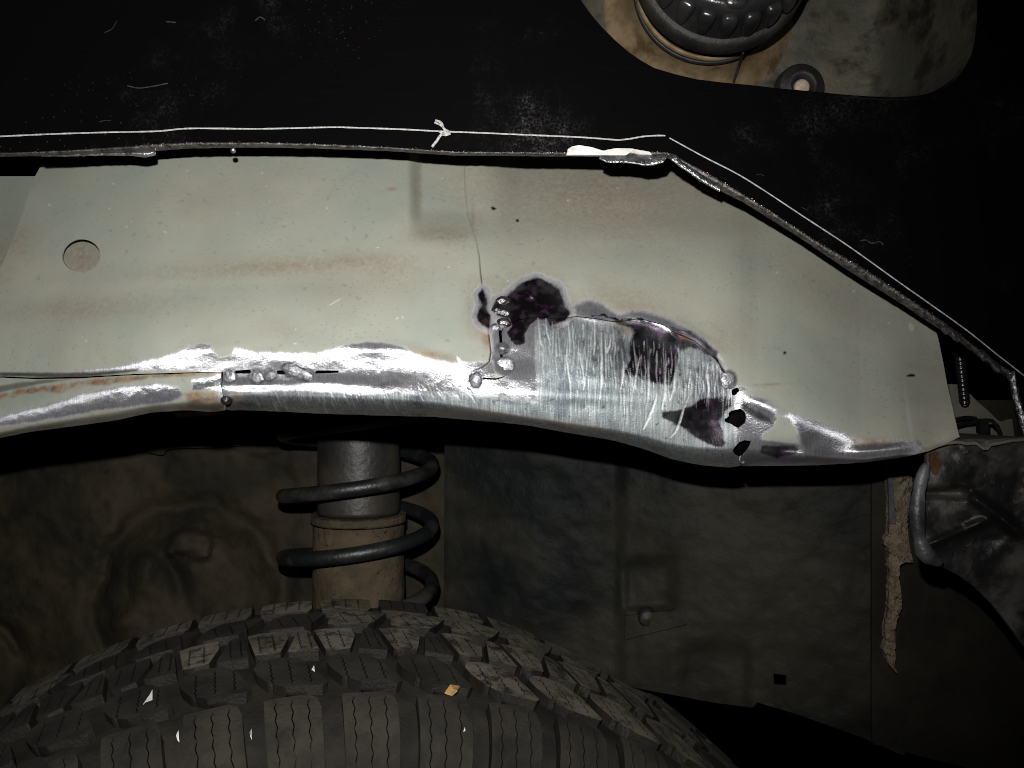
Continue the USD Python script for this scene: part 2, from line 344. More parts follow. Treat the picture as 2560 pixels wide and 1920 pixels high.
# ---------------------------------------------------------------- the wheelhouse panel (bare inner panel with the repair welded into its arch edge)
bottom = smoothlerp([(-120, 1125), (0, 1095), (72, 1080), (181, 1066), (289, 1051), (380, 1031), (470, 1025), (524, 1030), (600, 1025), (700, 1029), (800, 1034), (950, 1039), (1084, 1042), (1187, 1051),
                     (1260, 1057), (1317, 1063), (1425, 1083), (1534, 1101), (1606, 1121), (1679, 1148), (1751, 1163), (1823, 1169), (1855, 1165), (1900, 1165), (2011, 1165), (2166, 1156), (2264, 1142), (2322, 1128), (2369, 1108), (2420, 1095)], 8)
crease = smoothlerp([(-100, 952), (0, 945), (300, 917), (450, 898), (600, 892), (800, 890), (1000, 900), (1100, 920), (1200, 955), (1300, 990), (1500, 1006), (1700, 1018), (1850, 1005), (1950, 1040), (2050, 1085), (2150, 1128), (2300, 1122), (2420, 1085)], 22)
lipcrease = smoothlerp([(-100, 1055), (0, 1045), (100, 1022), (250, 985), (400, 963), (560, 948)], 22)
U = .5 / F
SCR = []
r2 = random.Random(3)
for i in range(260):
    x = 1348 + 490 * r2.random(); top = np.interp(x, [1348, 1540, 1600, 1700, 1800, 1840], [795, 805, 830, 860, 905, 950]); low = np.interp(x, [1348, 1600, 1720, 1840], [1010, 1010, 985, 975])
    y = top + 4 + (low - top - 20) * r2.random() ** 1.35; l = 14 + 85 * r2.random() ** 2; t = r2.uniform(-.07, .10) + (.12 if r2.random() < .12 else 0)
    SCR.append(([(x, y), (x + t * l * .5 + r2.uniform(-1, 1), y + l * .5), (x + t * l * .5 - r2.uniform(-.1, .16) * l * .5, y + l)], r2.uniform(.5, 1.7), r2.uniform(.15, .7)))
for p, w in (([(1641, 989), (1632, 1020), (1618, 1053), (1605, 1078)], 4), ([(1723, 985), (1708, 1025), (1700, 1053), (1688, 1080), (1673, 1096)], 3.6), ([(1664, 930), (1662, 985), (1653, 1025)], 4.2), ([(1503, 816), (1504, 900), (1503, 960), (1497, 1015)], 4),
             ([(1486, 800), (1487, 860), (1484, 890)], 3), ([(1512, 830), (1514, 870), (1516, 882), (1524, 865), (1528, 838)], 4), ([(1620, 900), (1622, 960), (1618, 1015)], 3.6), ([(1688, 925), (1684, 975), (1672, 1005)], 3.2), ([(1418, 850), (1416, 900), (1425, 960), (1427, 1000)], 3),
             ([(1448, 880), (1462, 960), (1458, 975), (1466, 930)], 2.6), ([(1345, 795), (1350, 850), (1356, 870)], 3.5), ([(1364, 793), (1367, 830), (1378, 868)], 3), ([(1420, 805), (1424, 850), (1424, 890)], 3.5), ([(1600, 890), (1590, 940), (1582, 985)], 3), ([(1560, 905), (1558, 940), (1550, 980)], 3), ([(1770, 905), (1766, 940), (1772, 975)], 2.6)):
    SCR.append((p, w * .62, .85))
for i in range(46):   # slanting marks along the left of the repair
    x = 640 + 540 * r2.random(); y = r2.uniform(968, 1000) - (20 if x > 1000 else 0); l = r2.uniform(12, 44)
    SCR.append(([(x, y), (x + .16 * l, y + l * .5), (x + .42 * l, y + l)], r2.uniform(.8, 2.0), r2.uniform(.25, .6)))
def scratches(px, py):
    m = np.zeros(np.shape(px))
    for p, w, a in SCR: m = np.maximum(m, a * stroke(px, py, p, w))
    return m
BUMPS = [(1905, 1010, 45, 20, 26, -.0014), (2170, 1130, 70, 14, -4, -.0016), (1345, 740, 70, 45, 0, .0030), (1640, 870, 60, 50, 20, .0045), (1770, 1050, 50, 45, 20, .0050), (1940, 1125, 60, 18, -5, .0030),
         (1475, 788, 55, 14, 14, -.0018), (1625, 800, 70, 14, 16, -.0020), (1740, 840, 60, 14, 35, -.0020), (1560, 815, 30, 12, 0, .0018), (545, 872, 60, 22, 0, -.0011), (940, 872, 110, 18, 0, -.0010), (860, 960, 120, 16, 4, .0012), (1000, 960, 50, 24, 0, .0011), (640, 962, 90, 12, 0, .0012),
         (1290, 900, 60, 40, 0, .0022), (760, 700, 500, 40, -3, .0016), (1195, 770, 22, 60, 0, .0016), (1440, 990, 160, 18, 3, -.0012), (2245, 1010, 40, 110, 0, -.0016), (2330, 1000, 40, 200, 0, .0020), (60, 800, 160, 90, 0, -.0016), (1310, 430, 200, 90, 0, -.001)]
def panel_depth(px, py, cr=None, below=True):
    c = (cr or crease)(px); b = bottom(px)
    q = np.maximum(c - py, 0) * U; rr = .013 + .022 * sstep(px, 1200, 1400) * sstep(-px, -1900, -1780); d = .497 + .36 * (q - rr * (1 - np.exp(-q / rr))) + (2.0 + 1.5 * sstep(px, 1180, 1330) * sstep(-px, -2050, -1750)) * q * q
    t = np.clip((py - c) / np.maximum(b - c, 20), 0, 1.3)
    if below: d = d + .0045 * t ** 2 * np.clip((b - c) / 120, .3, 1.2) + .026 * sstep(t, .70, 1.12) * np.clip((b - c) / 120, .35, 1)
    d = d + .030 * sstep(px, 1700, 2450) ** 1.3 * sstep(q, 0, .06) + .034 * sstep(-px, -420, 180)
    # pressed step near the seam and its sloping floor
    d = d + .0095 * sstep(px, 1016, 1060) * sstep(-py, -605, -520) * (1 - .75 * sstep(px, 1150, 1260))
    for x, y, rx, ry, a, h in BUMPS:
        d = d + h * ell(px, py, x, y, rx, ry, a)
    d = d + .0030 * nz(px, py, 260, 190, 3, 2) + .0007 * nz(px, py, 70, 50, 5, 2)
    m = sstep(py, 830, 900) * sstep(-py, -1080, -1010)
    return d + m * .00050 * nz(px, py, 30, 22, 9, 2)
def rear_depth(px, py): return panel_depth(px, py) - .0018
def lip_depth(px, py):
    dy = np.clip((py - lipcrease(px)) * U, -.010, .012)
    return panel_depth(px, py, lipcrease) + 24 * dy ** 2 * sstep(-px, -560, -470) + .0012 * sstep(px, 520, 565) + .0006 * nz(px, py, 18, 14, 22, 3)
def patch_depth(px, py):
    return panel_depth(px, py) - .0012 + .00016 * (scratches(px, py) > .2)

BURN_SHADE = [  # scorched areas, with some ground steel painted dark for what it mirrors
    (((1227, 771), (1236, 750), (1262, 742), (1280, 728), (1305, 705), (1341, 693), (1355, 695), (1381, 711), (1399, 724), (1406, 741), (1413, 767), (1428, 783), (1413, 802), (1399, 805), (1386, 813), (1376, 816), (1366, 800), (1344, 800), (1326, 815), (1313, 835), (1313, 860), (1290, 866), (1276, 852), (1267, 831), (1280, 813), (1272, 797), (1240, 790)), 1.0, 3, 3),
    (((1205, 720), (1197, 728), (1194, 736), (1198, 750), (1204, 762), (1196, 775), (1191, 790), (1195, 803), (1206, 813), (1226, 824), (1228, 790), (1218, 750), (1211, 725)), 1.0, 3, 2),
    (((1531, 803), (1592, 797), (1630, 806), (1675, 829), (1694, 848), (1688, 866), (1696, 884), (1690, 930), (1677, 966), (1649, 958), (1611, 953), (1592, 939), (1573, 943), (1558, 930), (1575, 900), (1573, 858), (1585, 830), (1577, 820), (1546, 812)), .97, 4, 3),
    (((1535, 932), (1524, 907), (1535, 873), (1546, 843), (1558, 846), (1568, 880), (1560, 925)), .62, 6, 4),
    (((1668, 812), (1725, 827), (1766, 856), (1796, 880), (1790, 896), (1766, 888), (1744, 872), (1722, 868), (1700, 880), (1688, 862)), .90, 4, 4),
    (((1740, 1005), (1753, 998), (1822, 990), (1829, 994), (1830, 1014), (1817, 1027), (1805, 1041), (1794, 1052), (1809, 1077), (1812, 1108), (1805, 1119), (1787, 1117), (1762, 1106), (1734, 1091), (1715, 1074), (1695, 1064), (1656, 1044), (1656, 1030), (1706, 1023), (1734, 1012)), .97, 3, 2),  # bare steel, its dark reflection painted in
    (((1857, 995), (1880, 1018), (1925, 1042), (1932, 1062), (1900, 1052), (1868, 1036), (1850, 1020)), .85, 6, 3),  # dark reflection on the ground steel, put into the colour
    (((1904, 1112), (1988, 1111), (1999, 1123), (1988, 1138), (1941, 1148), (1898, 1134)), .93, 6, 3),  # mirrored darkness painted on bare steel here too
    (((2128, 1112), (2170, 1108), (2240, 1104), (2296, 1104), (2310, 1119), (2270, 1128), (2150, 1132)), .70, 7, 3),
    (((1985, 1045), (2010, 1055), (2060, 1080), (2120, 1106), (2110, 1140), (2010, 1150), (1998, 1085)), .72, 9, 4),
    (((1860, 1060), (1895, 1070), (1900, 1100), (1880, 1160), (1860, 1164)), .45, 10, 5),
    (((-20, 931), (100, 932), (230, 931), (345, 922), (345, 927), (240, 941), (150, 946), (60, 941), (-20, 941)), .75, 3, 2),
    (((-20, 968), (40, 958), (110, 950), (180, 948), (110, 958), (40, 972), (-20, 984)), .50, 3, 2),
    (((930, 962), (985, 945), (1010, 955), (1018, 970), (1000, 982), (960, 976), (930, 974)), .60, 6, 3),
    (((1240, 1000), (1300, 1005), (1330, 1012), (1290, 1014)), .25, 6, 3),
    (((1690, 905), (1760, 920), (1815, 960), (1828, 985), (1760, 986), (1690, 968)), .38, 9, 6),
    (((1480, 850), (1540, 840), (1590, 950), (1560, 985), (1500, 960), (1470, 900)), .42, 24, 14),
    (((470, 1000), (550, 992), (560, 1010), (548, 1030), (470, 1024)), .45, 8, 4)]
METAL = [  # ground to bare steel
    (((300, 915), (400, 893), (440, 882), (470, 866), (505, 858), (580, 868), (640, 880), (790, 884), (835, 872), (868, 860), (918, 853), (962, 856), (1012, 868), (1036, 885), (1075, 896), (1130, 907), (1180, 906), (1232, 905), (1240, 935), (1180, 950), (1050, 942), (900, 934), (700, 938), (560, 935), (450, 925), (300, 926), (120, 934)), 5, 3, 4),
    (((540, 930), (640, 945), (720, 948), (760, 930), (850, 925), (960, 920), (1010, 930), (1018, 965), (1010, 978), (960, 983), (900, 988), (850, 980), (800, 979), (700, 976), (620, 987), (540, 990)), 4, 4, 5),
    (((1000, 925), (1240, 935), (1300, 965), (1345, 985), (1340, 1000), (1240, 992), (1150, 985), (1060, 985), (1010, 980)), 12, 8, 7),
    (((-120, 1042), (0, 1040), (110, 1014), (200, 984), (300, 966), (400, 958), (446, 968), (458, 988), (440, 1002), (380, 1013), (250, 1027), (150, 1046), (0, 1068), (-120, 1080)), 6, 4, 3),
    (((478, 948), (545, 940), (556, 975), (482, 976)), 3, 2, 2),
    (((1425, 775), (1440, 762), (1470, 748), (1500, 756), (1520, 770), (1545, 785), (1580, 776), (1625, 780), (1670, 796), (1720, 821), (1765, 848), (1790, 876), (1803, 897), (1818, 930), (1838, 958), (1884, 972), (1850, 988), (1826, 962), (1796, 915), (1776, 888), (1736, 856), (1690, 842), (1640, 822), (1590, 806), (1540, 808), (1500, 806), (1440, 796)), 9, 5, 3),
    (((1840, 983), (1879, 988), (1918, 1000), (1943, 1020), (1941, 1041), (1980, 1033), (2050, 1053), (2128, 1088), (2167, 1103), (2244, 1101), (2295, 1101), (2312, 1119), (2275, 1142), (2167, 1156), (1972, 1168), (1856, 1172), (1838, 1172)), 7, 4, 7),
    (((1228, 820), (1340, 800), (1345, 985), (1260, 950), (1228, 905)), 8, 5, 3)]
ISLAND = [(((530, 845), (575, 848), (588, 868), (578, 890), (548, 892), (528, 872)), 6, 3), (((1949, 1041), (1972, 1047), (1995, 1080), (2001, 1110), (1972, 1107), (1902, 1097), (1905, 1088), (1933, 1068)), 5, 2)]
def masks(px, py, part):
    metal = np.zeros(len(px)); burn = np.zeros(len(px)); rust = np.zeros(len(px)); dirt = np.zeros(len(px)); scr = np.zeros(len(px))
    for i, (p, soft, rough, hair) in enumerate(METAL):
        metal = np.maximum(metal, blob(px, py, p, soft, rough, 14, hair, i))
    for i, (p, soft, rough) in enumerate(ISLAND): metal = metal * (1 - blob(px, py, p, soft, rough, 10, 2, 40 + i))
    for i, (p, a, soft, rough) in enumerate(BURN_SHADE):
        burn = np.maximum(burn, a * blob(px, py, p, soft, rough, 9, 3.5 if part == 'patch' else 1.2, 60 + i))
        if i < 2:     # the paint burnt back to a pale ring round the scorch
            d_ = sd(px, py, p); d_ = d_ + nz(px, py, 9, 9, 90 + i) * 9 + nz(px, py, 40, 40, 95) * 14
            metal = np.maximum(metal, sstep(d_, -16, -8)); scr = np.maximum(scr, .42 * sstep(d_, -15, -9) * sstep(-d_, -1, 4))
            dirt = np.maximum(dirt, .45 * sstep(d_, -60, -16) * sstep(-d_, 8, 18) * (part != 'patch'))
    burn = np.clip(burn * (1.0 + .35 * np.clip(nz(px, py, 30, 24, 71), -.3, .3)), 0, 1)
    jag = [(1250, 778), (1275, 770), (1290, 776), (1312, 768), (1335, 774), (1362, 769), (1385, 777), (1410, 772), (1432, 788), (1450, 784), (1480, 792), (1510, 786), (1545, 800), (1590, 796), (1630, 806), (1668, 818), (1700, 836), (1738, 850), (1768, 876), (1792, 900), (1812, 935), (1832, 962)]
    jm = stroke(px + 6 * nz(px, py, 9, 9, 101), py + 14 * nz(px, py, 11, 11, 102), jag, 3.2, False) * sstep(nz(px, py, 26, 26, 103), -.12, .02)
    burn = np.maximum(burn, jm)
    for x, y, rx, ry in ((573, 940, 22, 22), (642, 942, 25, 23), (672, 938, 22, 19), (730, 924, 31, 21), (758, 936, 29, 20), (1190, 950, 23, 27), (1820, 951, 24, 27), (1256, 872, 21, 21), (1262, 914, 29, 27)):
        q_ = np.hypot((px - x) / rx, (py - y) / ry) + .25 * nz(px, py, 8, 8, 110); burn = np.maximum(burn, .62 * sstep(-q_, -1.15, -.85))
    if part == 'patch':
        scr = scratches(px, py) * (.62 + .9 * np.clip(nz(px, py, 5, 5, 15, 2), -.4, .4))
        burn = burn * (1 - .70 * scr)
        rust = np.maximum(rust, .8 * blob(px, py, [(575, 985), (605, 985), (612, 1000), (600, 1012), (572, 1015)], 8, 4))
        rust = np.maximum(rust, .55 * blob(px, py, [(1385, 803), (1400, 808), (1425, 800), (1430, 808), (1410, 818), (1390, 815)], 4, 3))
        rust = np.maximum(rust, .55 * blob(px, py, [(1512, 815), (1530, 805), (1575, 818), (1582, 848), (1565, 832), (1530, 812), (1518, 824)], 4, 3))
        rust = np.maximum(rust, .8 * blob(px, py, [(1690, 830), (1740, 838), (1765, 858), (1740, 856), (1700, 846)], 4, 3))
        dirt = np.maximum(dirt, .85 * sstep(py - bottom(px), -26, -6) * (.7 + .6 * nz(px, py, 60, 12, 4)))
        dirt = np.maximum(dirt, .75 * blob(px, py, [(600, 1010), (800, 1008), (1000, 1014), (1200, 1022), (1350, 1042), (1500, 1068), (1580, 1085), (1500, 1085), (1350, 1060), (1200, 1040), (900, 1026), (640, 1020)], 6, 5, 20))
        metal = metal * (1 - sstep(py - bottom(px), -40, -20) * .8)
    elif part == 'lip':
        rust = np.maximum(rust, .95 * blob(px, py, [(-120, 1000), (0, 986), (60, 972), (150, 960), (260, 946), (350, 938), (460, 925), (560, 922), (556, 934), (470, 940), (380, 945), (270, 962), (200, 962), (150, 984), (110, 976), (60, 986), (0, 998), (-120, 1012)], 5, 4, 16))
        rust = np.maximum(rust, .8 * blob(px, py, [(460, 985), (550, 975), (560, 1000), (540, 1015), (480, 1012)], 7, 4, 12))
        dirt = np.maximum(dirt, .75 * sstep(py - bottom(px), -38, -12) * (.8 + .5 * nz(px, py, 40, 14, 6)))
        rust = np.maximum(rust, .55 * sstep(py - bottom(px), -20, -4) * (nz(px, py, 30, 30, 8) > -.05))
        metal = metal * (1 - .7 * sstep(py - bottom(px), -18, -4))
    else:
        for cx, cy, rx, ry, a, k in ((700, 668, 360, 26, -3, .95), (880, 655, 200, 24, -2, .9), (30, 600, 70, 60, 0, .75), (0, 660, 60, 80, 0, .5), (240, 770, 300, 34, -3, .6), (1042, 465, 16, 90, 0, .8), (1110, 590, 90, 28, 0, .9), (960, 665, 130, 30, 0, .7), (715, 825, 55, 28, 15, .38), (1105, 890, 70, 11, 14, .75), (520, 720, 300, 30, -2, .25),  # slim upright ellipse: grime plus painted shade of the pressed step
                                     (1262, 735, 25, 9, 0, .6), (1580, 765, 150, 40, 20, .7), (1800, 850, 60, 60, 0, .55), (2180, 660, 180, 70, 35, .6), (2000, 700, 260, 80, 25, .45), (2305, 880, 14, 60, 0, .25), (2330, 1000, 30, 160, 0, .35), (1200, 460, 60, 70, 0, .28), (1335, 660, 110, 30, 0, .20), (1480, 480, 380, 140, 4, .85), (1420, 620, 150, 60, 0, .35), (640, 480, 300, 90, 0, .18), (130, 430, 80, 50, 0, .3), (2170, 1104, 90, 9, -3, .75), (1010, 720, 30, 60, 0, .16)):  # wide upper middle ellipse: grimy film, deepened to stand for tilt shade
            dirt = np.maximum(dirt, k * ell(px, py, cx, cy, rx, ry, a, .9))
        rust = np.maximum(rust, .7 * ell(px, py, 1080, 888, 55, 9, 12)); rust = np.maximum(rust, .7 * ell(px, py, 1215, 845, 10, 30, -10))
        rust = np.maximum(rust, .65 * ell(px, py, 977, 472, 12, 4)); rust = np.maximum(rust, .5 * ell(px, py, 1930, 961, 45, 3, -3))
        rust = np.maximum(rust, .35 * ell(px, py, 1182, 540, 5, 40)); rust = np.maximum(rust, .45 * sstep(py - bottom(px), -16, -2) * sstep(px, 1860, 1900))
        rust = np.maximum(rust, .75 * blob(px, py, [(2130, 1098), (2200, 1100), (2240, 1100), (2200, 1112), (2140, 1112)], 5, 4, 8, 5))
        for x, y, l, t in ((2267, 940, 22, -.08), (1958, 882, 8, 0), (1228, 518, 12, .3), (1290, 550, 7, .2)):   # nicks in the paint
            burn = np.maximum(burn, stroke(px, py, [(x, y), (x + l / 2, y + t * l), (x + l, y + t * l)], 3.2))
        if part == 'front':
            sq_ = [(x - 1.5, y) for x, y in seam]; burn = np.maximum(burn, .75 * stroke(px, py, sq_, 2.6, False) * sstep(py, 560, 800) + .2 * stroke(px, py, sq_, 2.0, False))
        r3 = random.Random(11)
        for i in range(34):
            x, y = r3.uniform(120, 2330), r3.uniform(420, 860); l = r3.uniform(0, 9); scr = np.maximum(scr, .5 * stroke(px, py, [(x, y), (x + l * .5 + .5, y + r3.uniform(-1, 1))], r3.uniform(.9, 1.7), False))
        scr = np.maximum(scr, .4 * stroke(px, py, [(820, 765), (855, 745)], 1.6)); scr = np.maximum(scr, .8 * stroke(px, py, [(1142, 890), (1150, 905), (1162, 908)], 4)); scr = np.maximum(scr, .45 * stroke(px, py, [(2275, 808), (2281, 828)], 6))
        halo = .35 * ell(px, py, 1440, 720, 40, 40); scr = np.maximum(scr, .30 * halo)
        scr = np.maximum(scr, .22 * ell(px, py, 2272, 1040, 5, 60, -8))
    return dict(metal=np.clip(metal, 0, 1), burn=np.clip(burn, 0, 1), rust=np.clip(rust, 0, 1), dirt=np.clip(dirt, 0, 1.3), scr=np.clip(scr, 0, 1))
def masked(name, sh, mat_, parent, part, label=None):
    m, px, py, n, src = sh; k = masks(px[:n], py[:n], part); a = {}
    for q, x in k.items():
        z = x[src].copy()
        if q == 'metal': z[2 * n:] = np.maximum(z[2 * n:], .8)
        a[q] = z
    return obj(name, m, mat_, parent, True, a, label)

wh = thing('wheelhouse_panel', 'grey green primed inner panel above the tyre, its arch edge welded and ground', 'car body panel', (0, .5, 0))
seam = [(1166, 380), (1163, 440), (1165, 480), (1172, 540), (1180, 565), (1192, 600), (1200, 640), (1203, 680), (1208, 720), (1213, 760), (1221, 800), (1224, 840), (1229, 880), (1225, 905), (1206, 920), (1180, 930)]
slot = [(1180, 953), (1130, 948), (1060, 943), (1000, 936), (930, 930), (850, 936), (845, 926), (790, 926), (784, 936), (720, 936), (716, 926), (692, 926), (688, 934), (630, 934), (625, 924), (588, 926), (584, 936), (556, 930)]
front_bottom = [(500, 930), (440, 932), (330, 935), (200, 942), (90, 944), (0, 941), (-120, 945)]
hole = [(203 + 48 * math.cos(a), 639 + 41 * math.sin(a)) for a in np.linspace(0, 2 * np.pi, 40, endpoint=False)]
front_poly = [(125, 330), (1182, 330), (1186, 420), (1184, 480), (1192, 540), (1205, 590), (1218, 640), (1222, 700), (1228, 760), (1236, 800), (1240, 840), (1240, 900), (1228, 918), (1206, 930)] + slot + front_bottom + [(-120, 760), (-40, 740), (10, 650), (40, 580), (62, 515), (87, 442), (110, 400)]
masked('front_sheet', sheet(front_poly, panel_depth, .0016, 3, [hole], .5, 9, 1), 'primed_sheet', wh, 'front')
rear_poly = [(1168, 330), (1700, 330), (2250, 640), (2336, 815), (2346, 848), (2358, 905), (2368, 960), (2384, 1030), (2396, 1084), (2400, 1092), (2369, 1108)] + [(x, float(bottom(x))) for x in (2322, 2264, 2166, 2050, 1950, 1900, 1858)] + \
    [(1849, 1150), (1855, 1128), (1850, 1105), (1846, 1075), (1850, 1045), (1846, 1010), (1843, 985), (1830, 962), (1814, 940), (1796, 905), (1770, 880), (1735, 850), (1690, 832), (1660, 812), (1600, 796), (1540, 804), (1490, 796), (1440, 790), (1400, 797), (1340, 792), (1300, 798), (1262, 812), (1252, 830), (1254, 858), (1256, 900), (1262, 940), (1240, 946), (1206, 944), (1180, 946), (1180, 930)] + seam[::-1][1:]
HOLES = [[(1838 + 9 * math.cos(a) * (1 + .25 * math.sin(3 * a)) + 4 * math.sin(a), 979 - 9.5 * math.sin(a)) for a in np.linspace(0, 2 * np.pi, 16, endpoint=False)]]
big = Polygon([(1841, 1024), (1852, 1022), (1863, 1030), (1867, 1042), (1864, 1056), (1854, 1064), (1846, 1070), (1836, 1066), (1828, 1060), (1822, 1058), (1813, 1055), (1811, 1047), (1818, 1045), (1822, 1040), (1822, 1032), (1828, 1027)])
low = Polygon([(1862, 1100), (1876, 1103), (1880, 1099), (1876, 1112), (1868, 1126), (1858, 1138), (1847, 1141), (1836, 1135), (1832, 1127), (1836, 1118), (1848, 1106)])
slit = unary_union([LineString([(1250, 828), (1252, 860)]).buffer(3.2), LineString([(1252, 884), (1255, 905)]).buffer(2.6)])
nick = Polygon(HOLES[0])
rp = Polygon(densify(rear_poly, 3, .5, 9, 2)).buffer(0).difference(unary_union([big, low, slit, nick]))
rp = max(getattr(rp, 'geoms', [rp]), key=lambda g: g.area)
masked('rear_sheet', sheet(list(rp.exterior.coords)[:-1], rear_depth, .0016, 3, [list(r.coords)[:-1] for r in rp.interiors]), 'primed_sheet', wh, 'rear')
patch_poly = [(560, 926), (585, 927), (588, 934), (625, 934), (628, 928), (690, 930), (694, 936), (716, 936), (722, 930), (782, 930), (786, 934), (846, 932), (850, 928), (930, 924), (1000, 930), (1060, 938), (1130, 942), (1206, 948), (1240, 950), (1262, 942), (1256, 905), (1257, 888), (1252, 884), (1250, 860), (1256, 858), (1254, 832), (1262, 814), (1300, 800), (1340, 793), (1400, 798), (1440, 792), (1490, 798), (1540, 806), (1600, 798),
              (1660, 814), (1690, 834), (1735, 852), (1770, 882), (1796, 907), (1814, 942), (1830, 964), (1843, 987), (1845, 1010), (1848, 1045), (1844, 1075), (1848, 1105), (1853, 1128), (1847, 1150), (1853, 1164)] + [(x, float(bottom(x))) for x in range(1840, 560, -20)] + [(565, 1024), (566, 1005), (558, 985), (555, 960)]
pp = Polygon(densify(patch_poly, 3, .6, 8, 3)).buffer(0)
pp = pp.union(pp.buffer(9).intersection(rp.buffer(-1)))      # the patch laps under the sheet above it
pp = pp.difference(unary_union([big, low, slit, nick]))
pp = max(getattr(pp, 'geoms', [pp]), key=lambda g: g.area)
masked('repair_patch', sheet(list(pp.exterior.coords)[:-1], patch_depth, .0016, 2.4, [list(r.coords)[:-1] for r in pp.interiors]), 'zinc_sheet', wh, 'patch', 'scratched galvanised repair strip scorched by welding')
lip_poly = [(-120, 948), (0, 944), (90, 948), (200, 946), (330, 938), (440, 935), (500, 932), (553, 930), (551, 960), (556, 985), (562, 1004), (561, 1026)] + [(x, float(bottom(x))) for x in range(540, -121, -20)]
masked('arch_lip', sheet(lip_poly, lip_depth, .0016, 3, (), .6, 8, 4), 'primed_sheet', wh, 'lip', 'rusty rolled arch edge with a ground stripe')
for i, (x, y, rx, ry, h, a, m_) in enumerate(((1256, 754, 20, 14, .0017, 10, 'burnt_weld'), (1250, 780, 25, 14, .0014, -10, 'burnt_weld'), (1259, 808, 19, 14, .0016, 0, 'burnt_weld'), (1238, 820, 13, 12, .0014, 0, 'weld_steel'), (1256, 872, 16, 16, .0042, 0, 'weld_steel'), (1262, 914, 24, 22, .0010, 0, 'weld_steel'),
                                              (573, 940, 17, 17, .0010, 0, 'weld_steel'), (642, 942, 20, 18, .0009, 0, 'weld_steel'), (672, 938, 18, 14, .0009, 0, 'weld_steel'), (730, 924, 26, 16, .0010, -15, 'weld_steel'), (758, 936, 26, 15, .0011, -25, 'weld_steel'), (1190, 950, 18, 22, .0018, 0, 'weld_steel'), (1820, 951, 19, 22, .0011, 0, 'weld_steel'), (566, 998, 15, 14, .0040, 0, 'burnt_weld'), (1858, 1155, 6, 5, .0016, 0, 'weld_steel'))):
    x_, y_ = np.array([x]), np.array([y]); dd = float(panel_depth(x_, y_, lipcrease if i == 12 else None)[0]) - (.0014 if 0 <= i < 6 else .0008)
    obj('weld_bead', lump(x, y, dd, rx, ry, h, a, i + 1, .16), m_, wh, True)

obj('light_blocker', sheet([(1780, 985), (1905, 1000), (1915, 1150), (1780, 1148)], lambda x, y: panel_depth(x, y) + .016, .0016, 6)[0], 'blocker_dark', wh, True)  # added dark sheet, keeps flash light from passing through the holes
obj('light_blocker', sheet([(530, 905), (880, 900), (880, 1012), (530, 1012)], lambda x, y: panel_depth(x, y) + .009, .0016, 6)[0], 'blocker_dark', wh, True)  # added likewise behind the weld slot, blocks light slits on the well
# a second grey panel behind it, seen through the hole and past the notched corner
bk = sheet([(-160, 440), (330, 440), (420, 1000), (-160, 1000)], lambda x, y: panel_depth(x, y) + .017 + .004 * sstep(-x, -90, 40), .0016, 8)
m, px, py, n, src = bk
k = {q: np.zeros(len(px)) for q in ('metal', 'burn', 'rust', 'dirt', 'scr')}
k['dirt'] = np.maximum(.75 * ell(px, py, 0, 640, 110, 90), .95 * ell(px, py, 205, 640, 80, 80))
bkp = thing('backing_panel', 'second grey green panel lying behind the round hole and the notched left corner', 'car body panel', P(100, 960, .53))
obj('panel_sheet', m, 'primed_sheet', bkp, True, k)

# ---------------------------------------------------------------- black outer panel, cut open, with marker lines
op = thing('outer_panel', 'glossy black outer body panel cut open along a ragged edge and marked with white lines', 'car body panel', (0, .5, .14))
up = [(-150, 386), (0, 383), (104, 380), (200, 375), (304, 368), (390, 361), (477, 357), (651, 357), (800, 361), (960, 368), (1140, 380), (1418, 382), (1661, 381), (1676, 384), (1720, 408), (1787, 444), (1917, 522), (2034, 600), (2151, 667), (2294, 761), (2381, 822), (2468, 891), (2533, 934), (2545, 975), (2556, 1018), (2580, 1090)]
lo = [(-150, 394), (0, 391), (104, 389), (200, 386), (304, 381), (390, 377), (477, 370), (651, 368), (800, 371), (960, 376), (1140, 388), (1418, 390), (1600, 394), (1655, 392), (1674, 396), (1700, 412), (1748, 450), (1860, 506), (1991, 588), (2121, 675), (2251, 757), (2329, 809), (2403, 857), (2468, 910), (2524, 950), (2532, 985), (2544, 1030), (2566, 1100)]
pocket = [(1452, 0), (1476, 34), (1505, 68), (1537, 100), (1573, 131), (1604, 152), (1636, 170), (1690, 186), (1741, 198), (1805, 206), (1872, 212), (1950, 221), (2029, 228), (2095, 235), (2160, 240), (2230, 243), (2291, 240), (2326, 232), (2354, 218), (2385, 195), (2407, 168), (2424, 138), (2433, 105), (2440, 50), (2441, 0), (2442, -80), (2440, -180), (2420, -260), (2370, -310), (2290, -330), (1600, -330), (1520, -310), (1460, -250), (1430, -170), (1425, -80)]
skin_poly = [tuple(p) for p in densify(up + [(2580, 1100), (2900, 1100), (2900, -420), (-150, -420)], 6)]
def outer_depth(px, py): return .5 + .004 * nz(px, py, 700, 500, 12, 2) + .000010 * np.maximum(px - 1900, 0)
obj('skin', sheet(skin_poly, outer_depth, .0018, 16, [pocket], .9, 10, 6, edge=4)[0], 'black_paint', op, True)
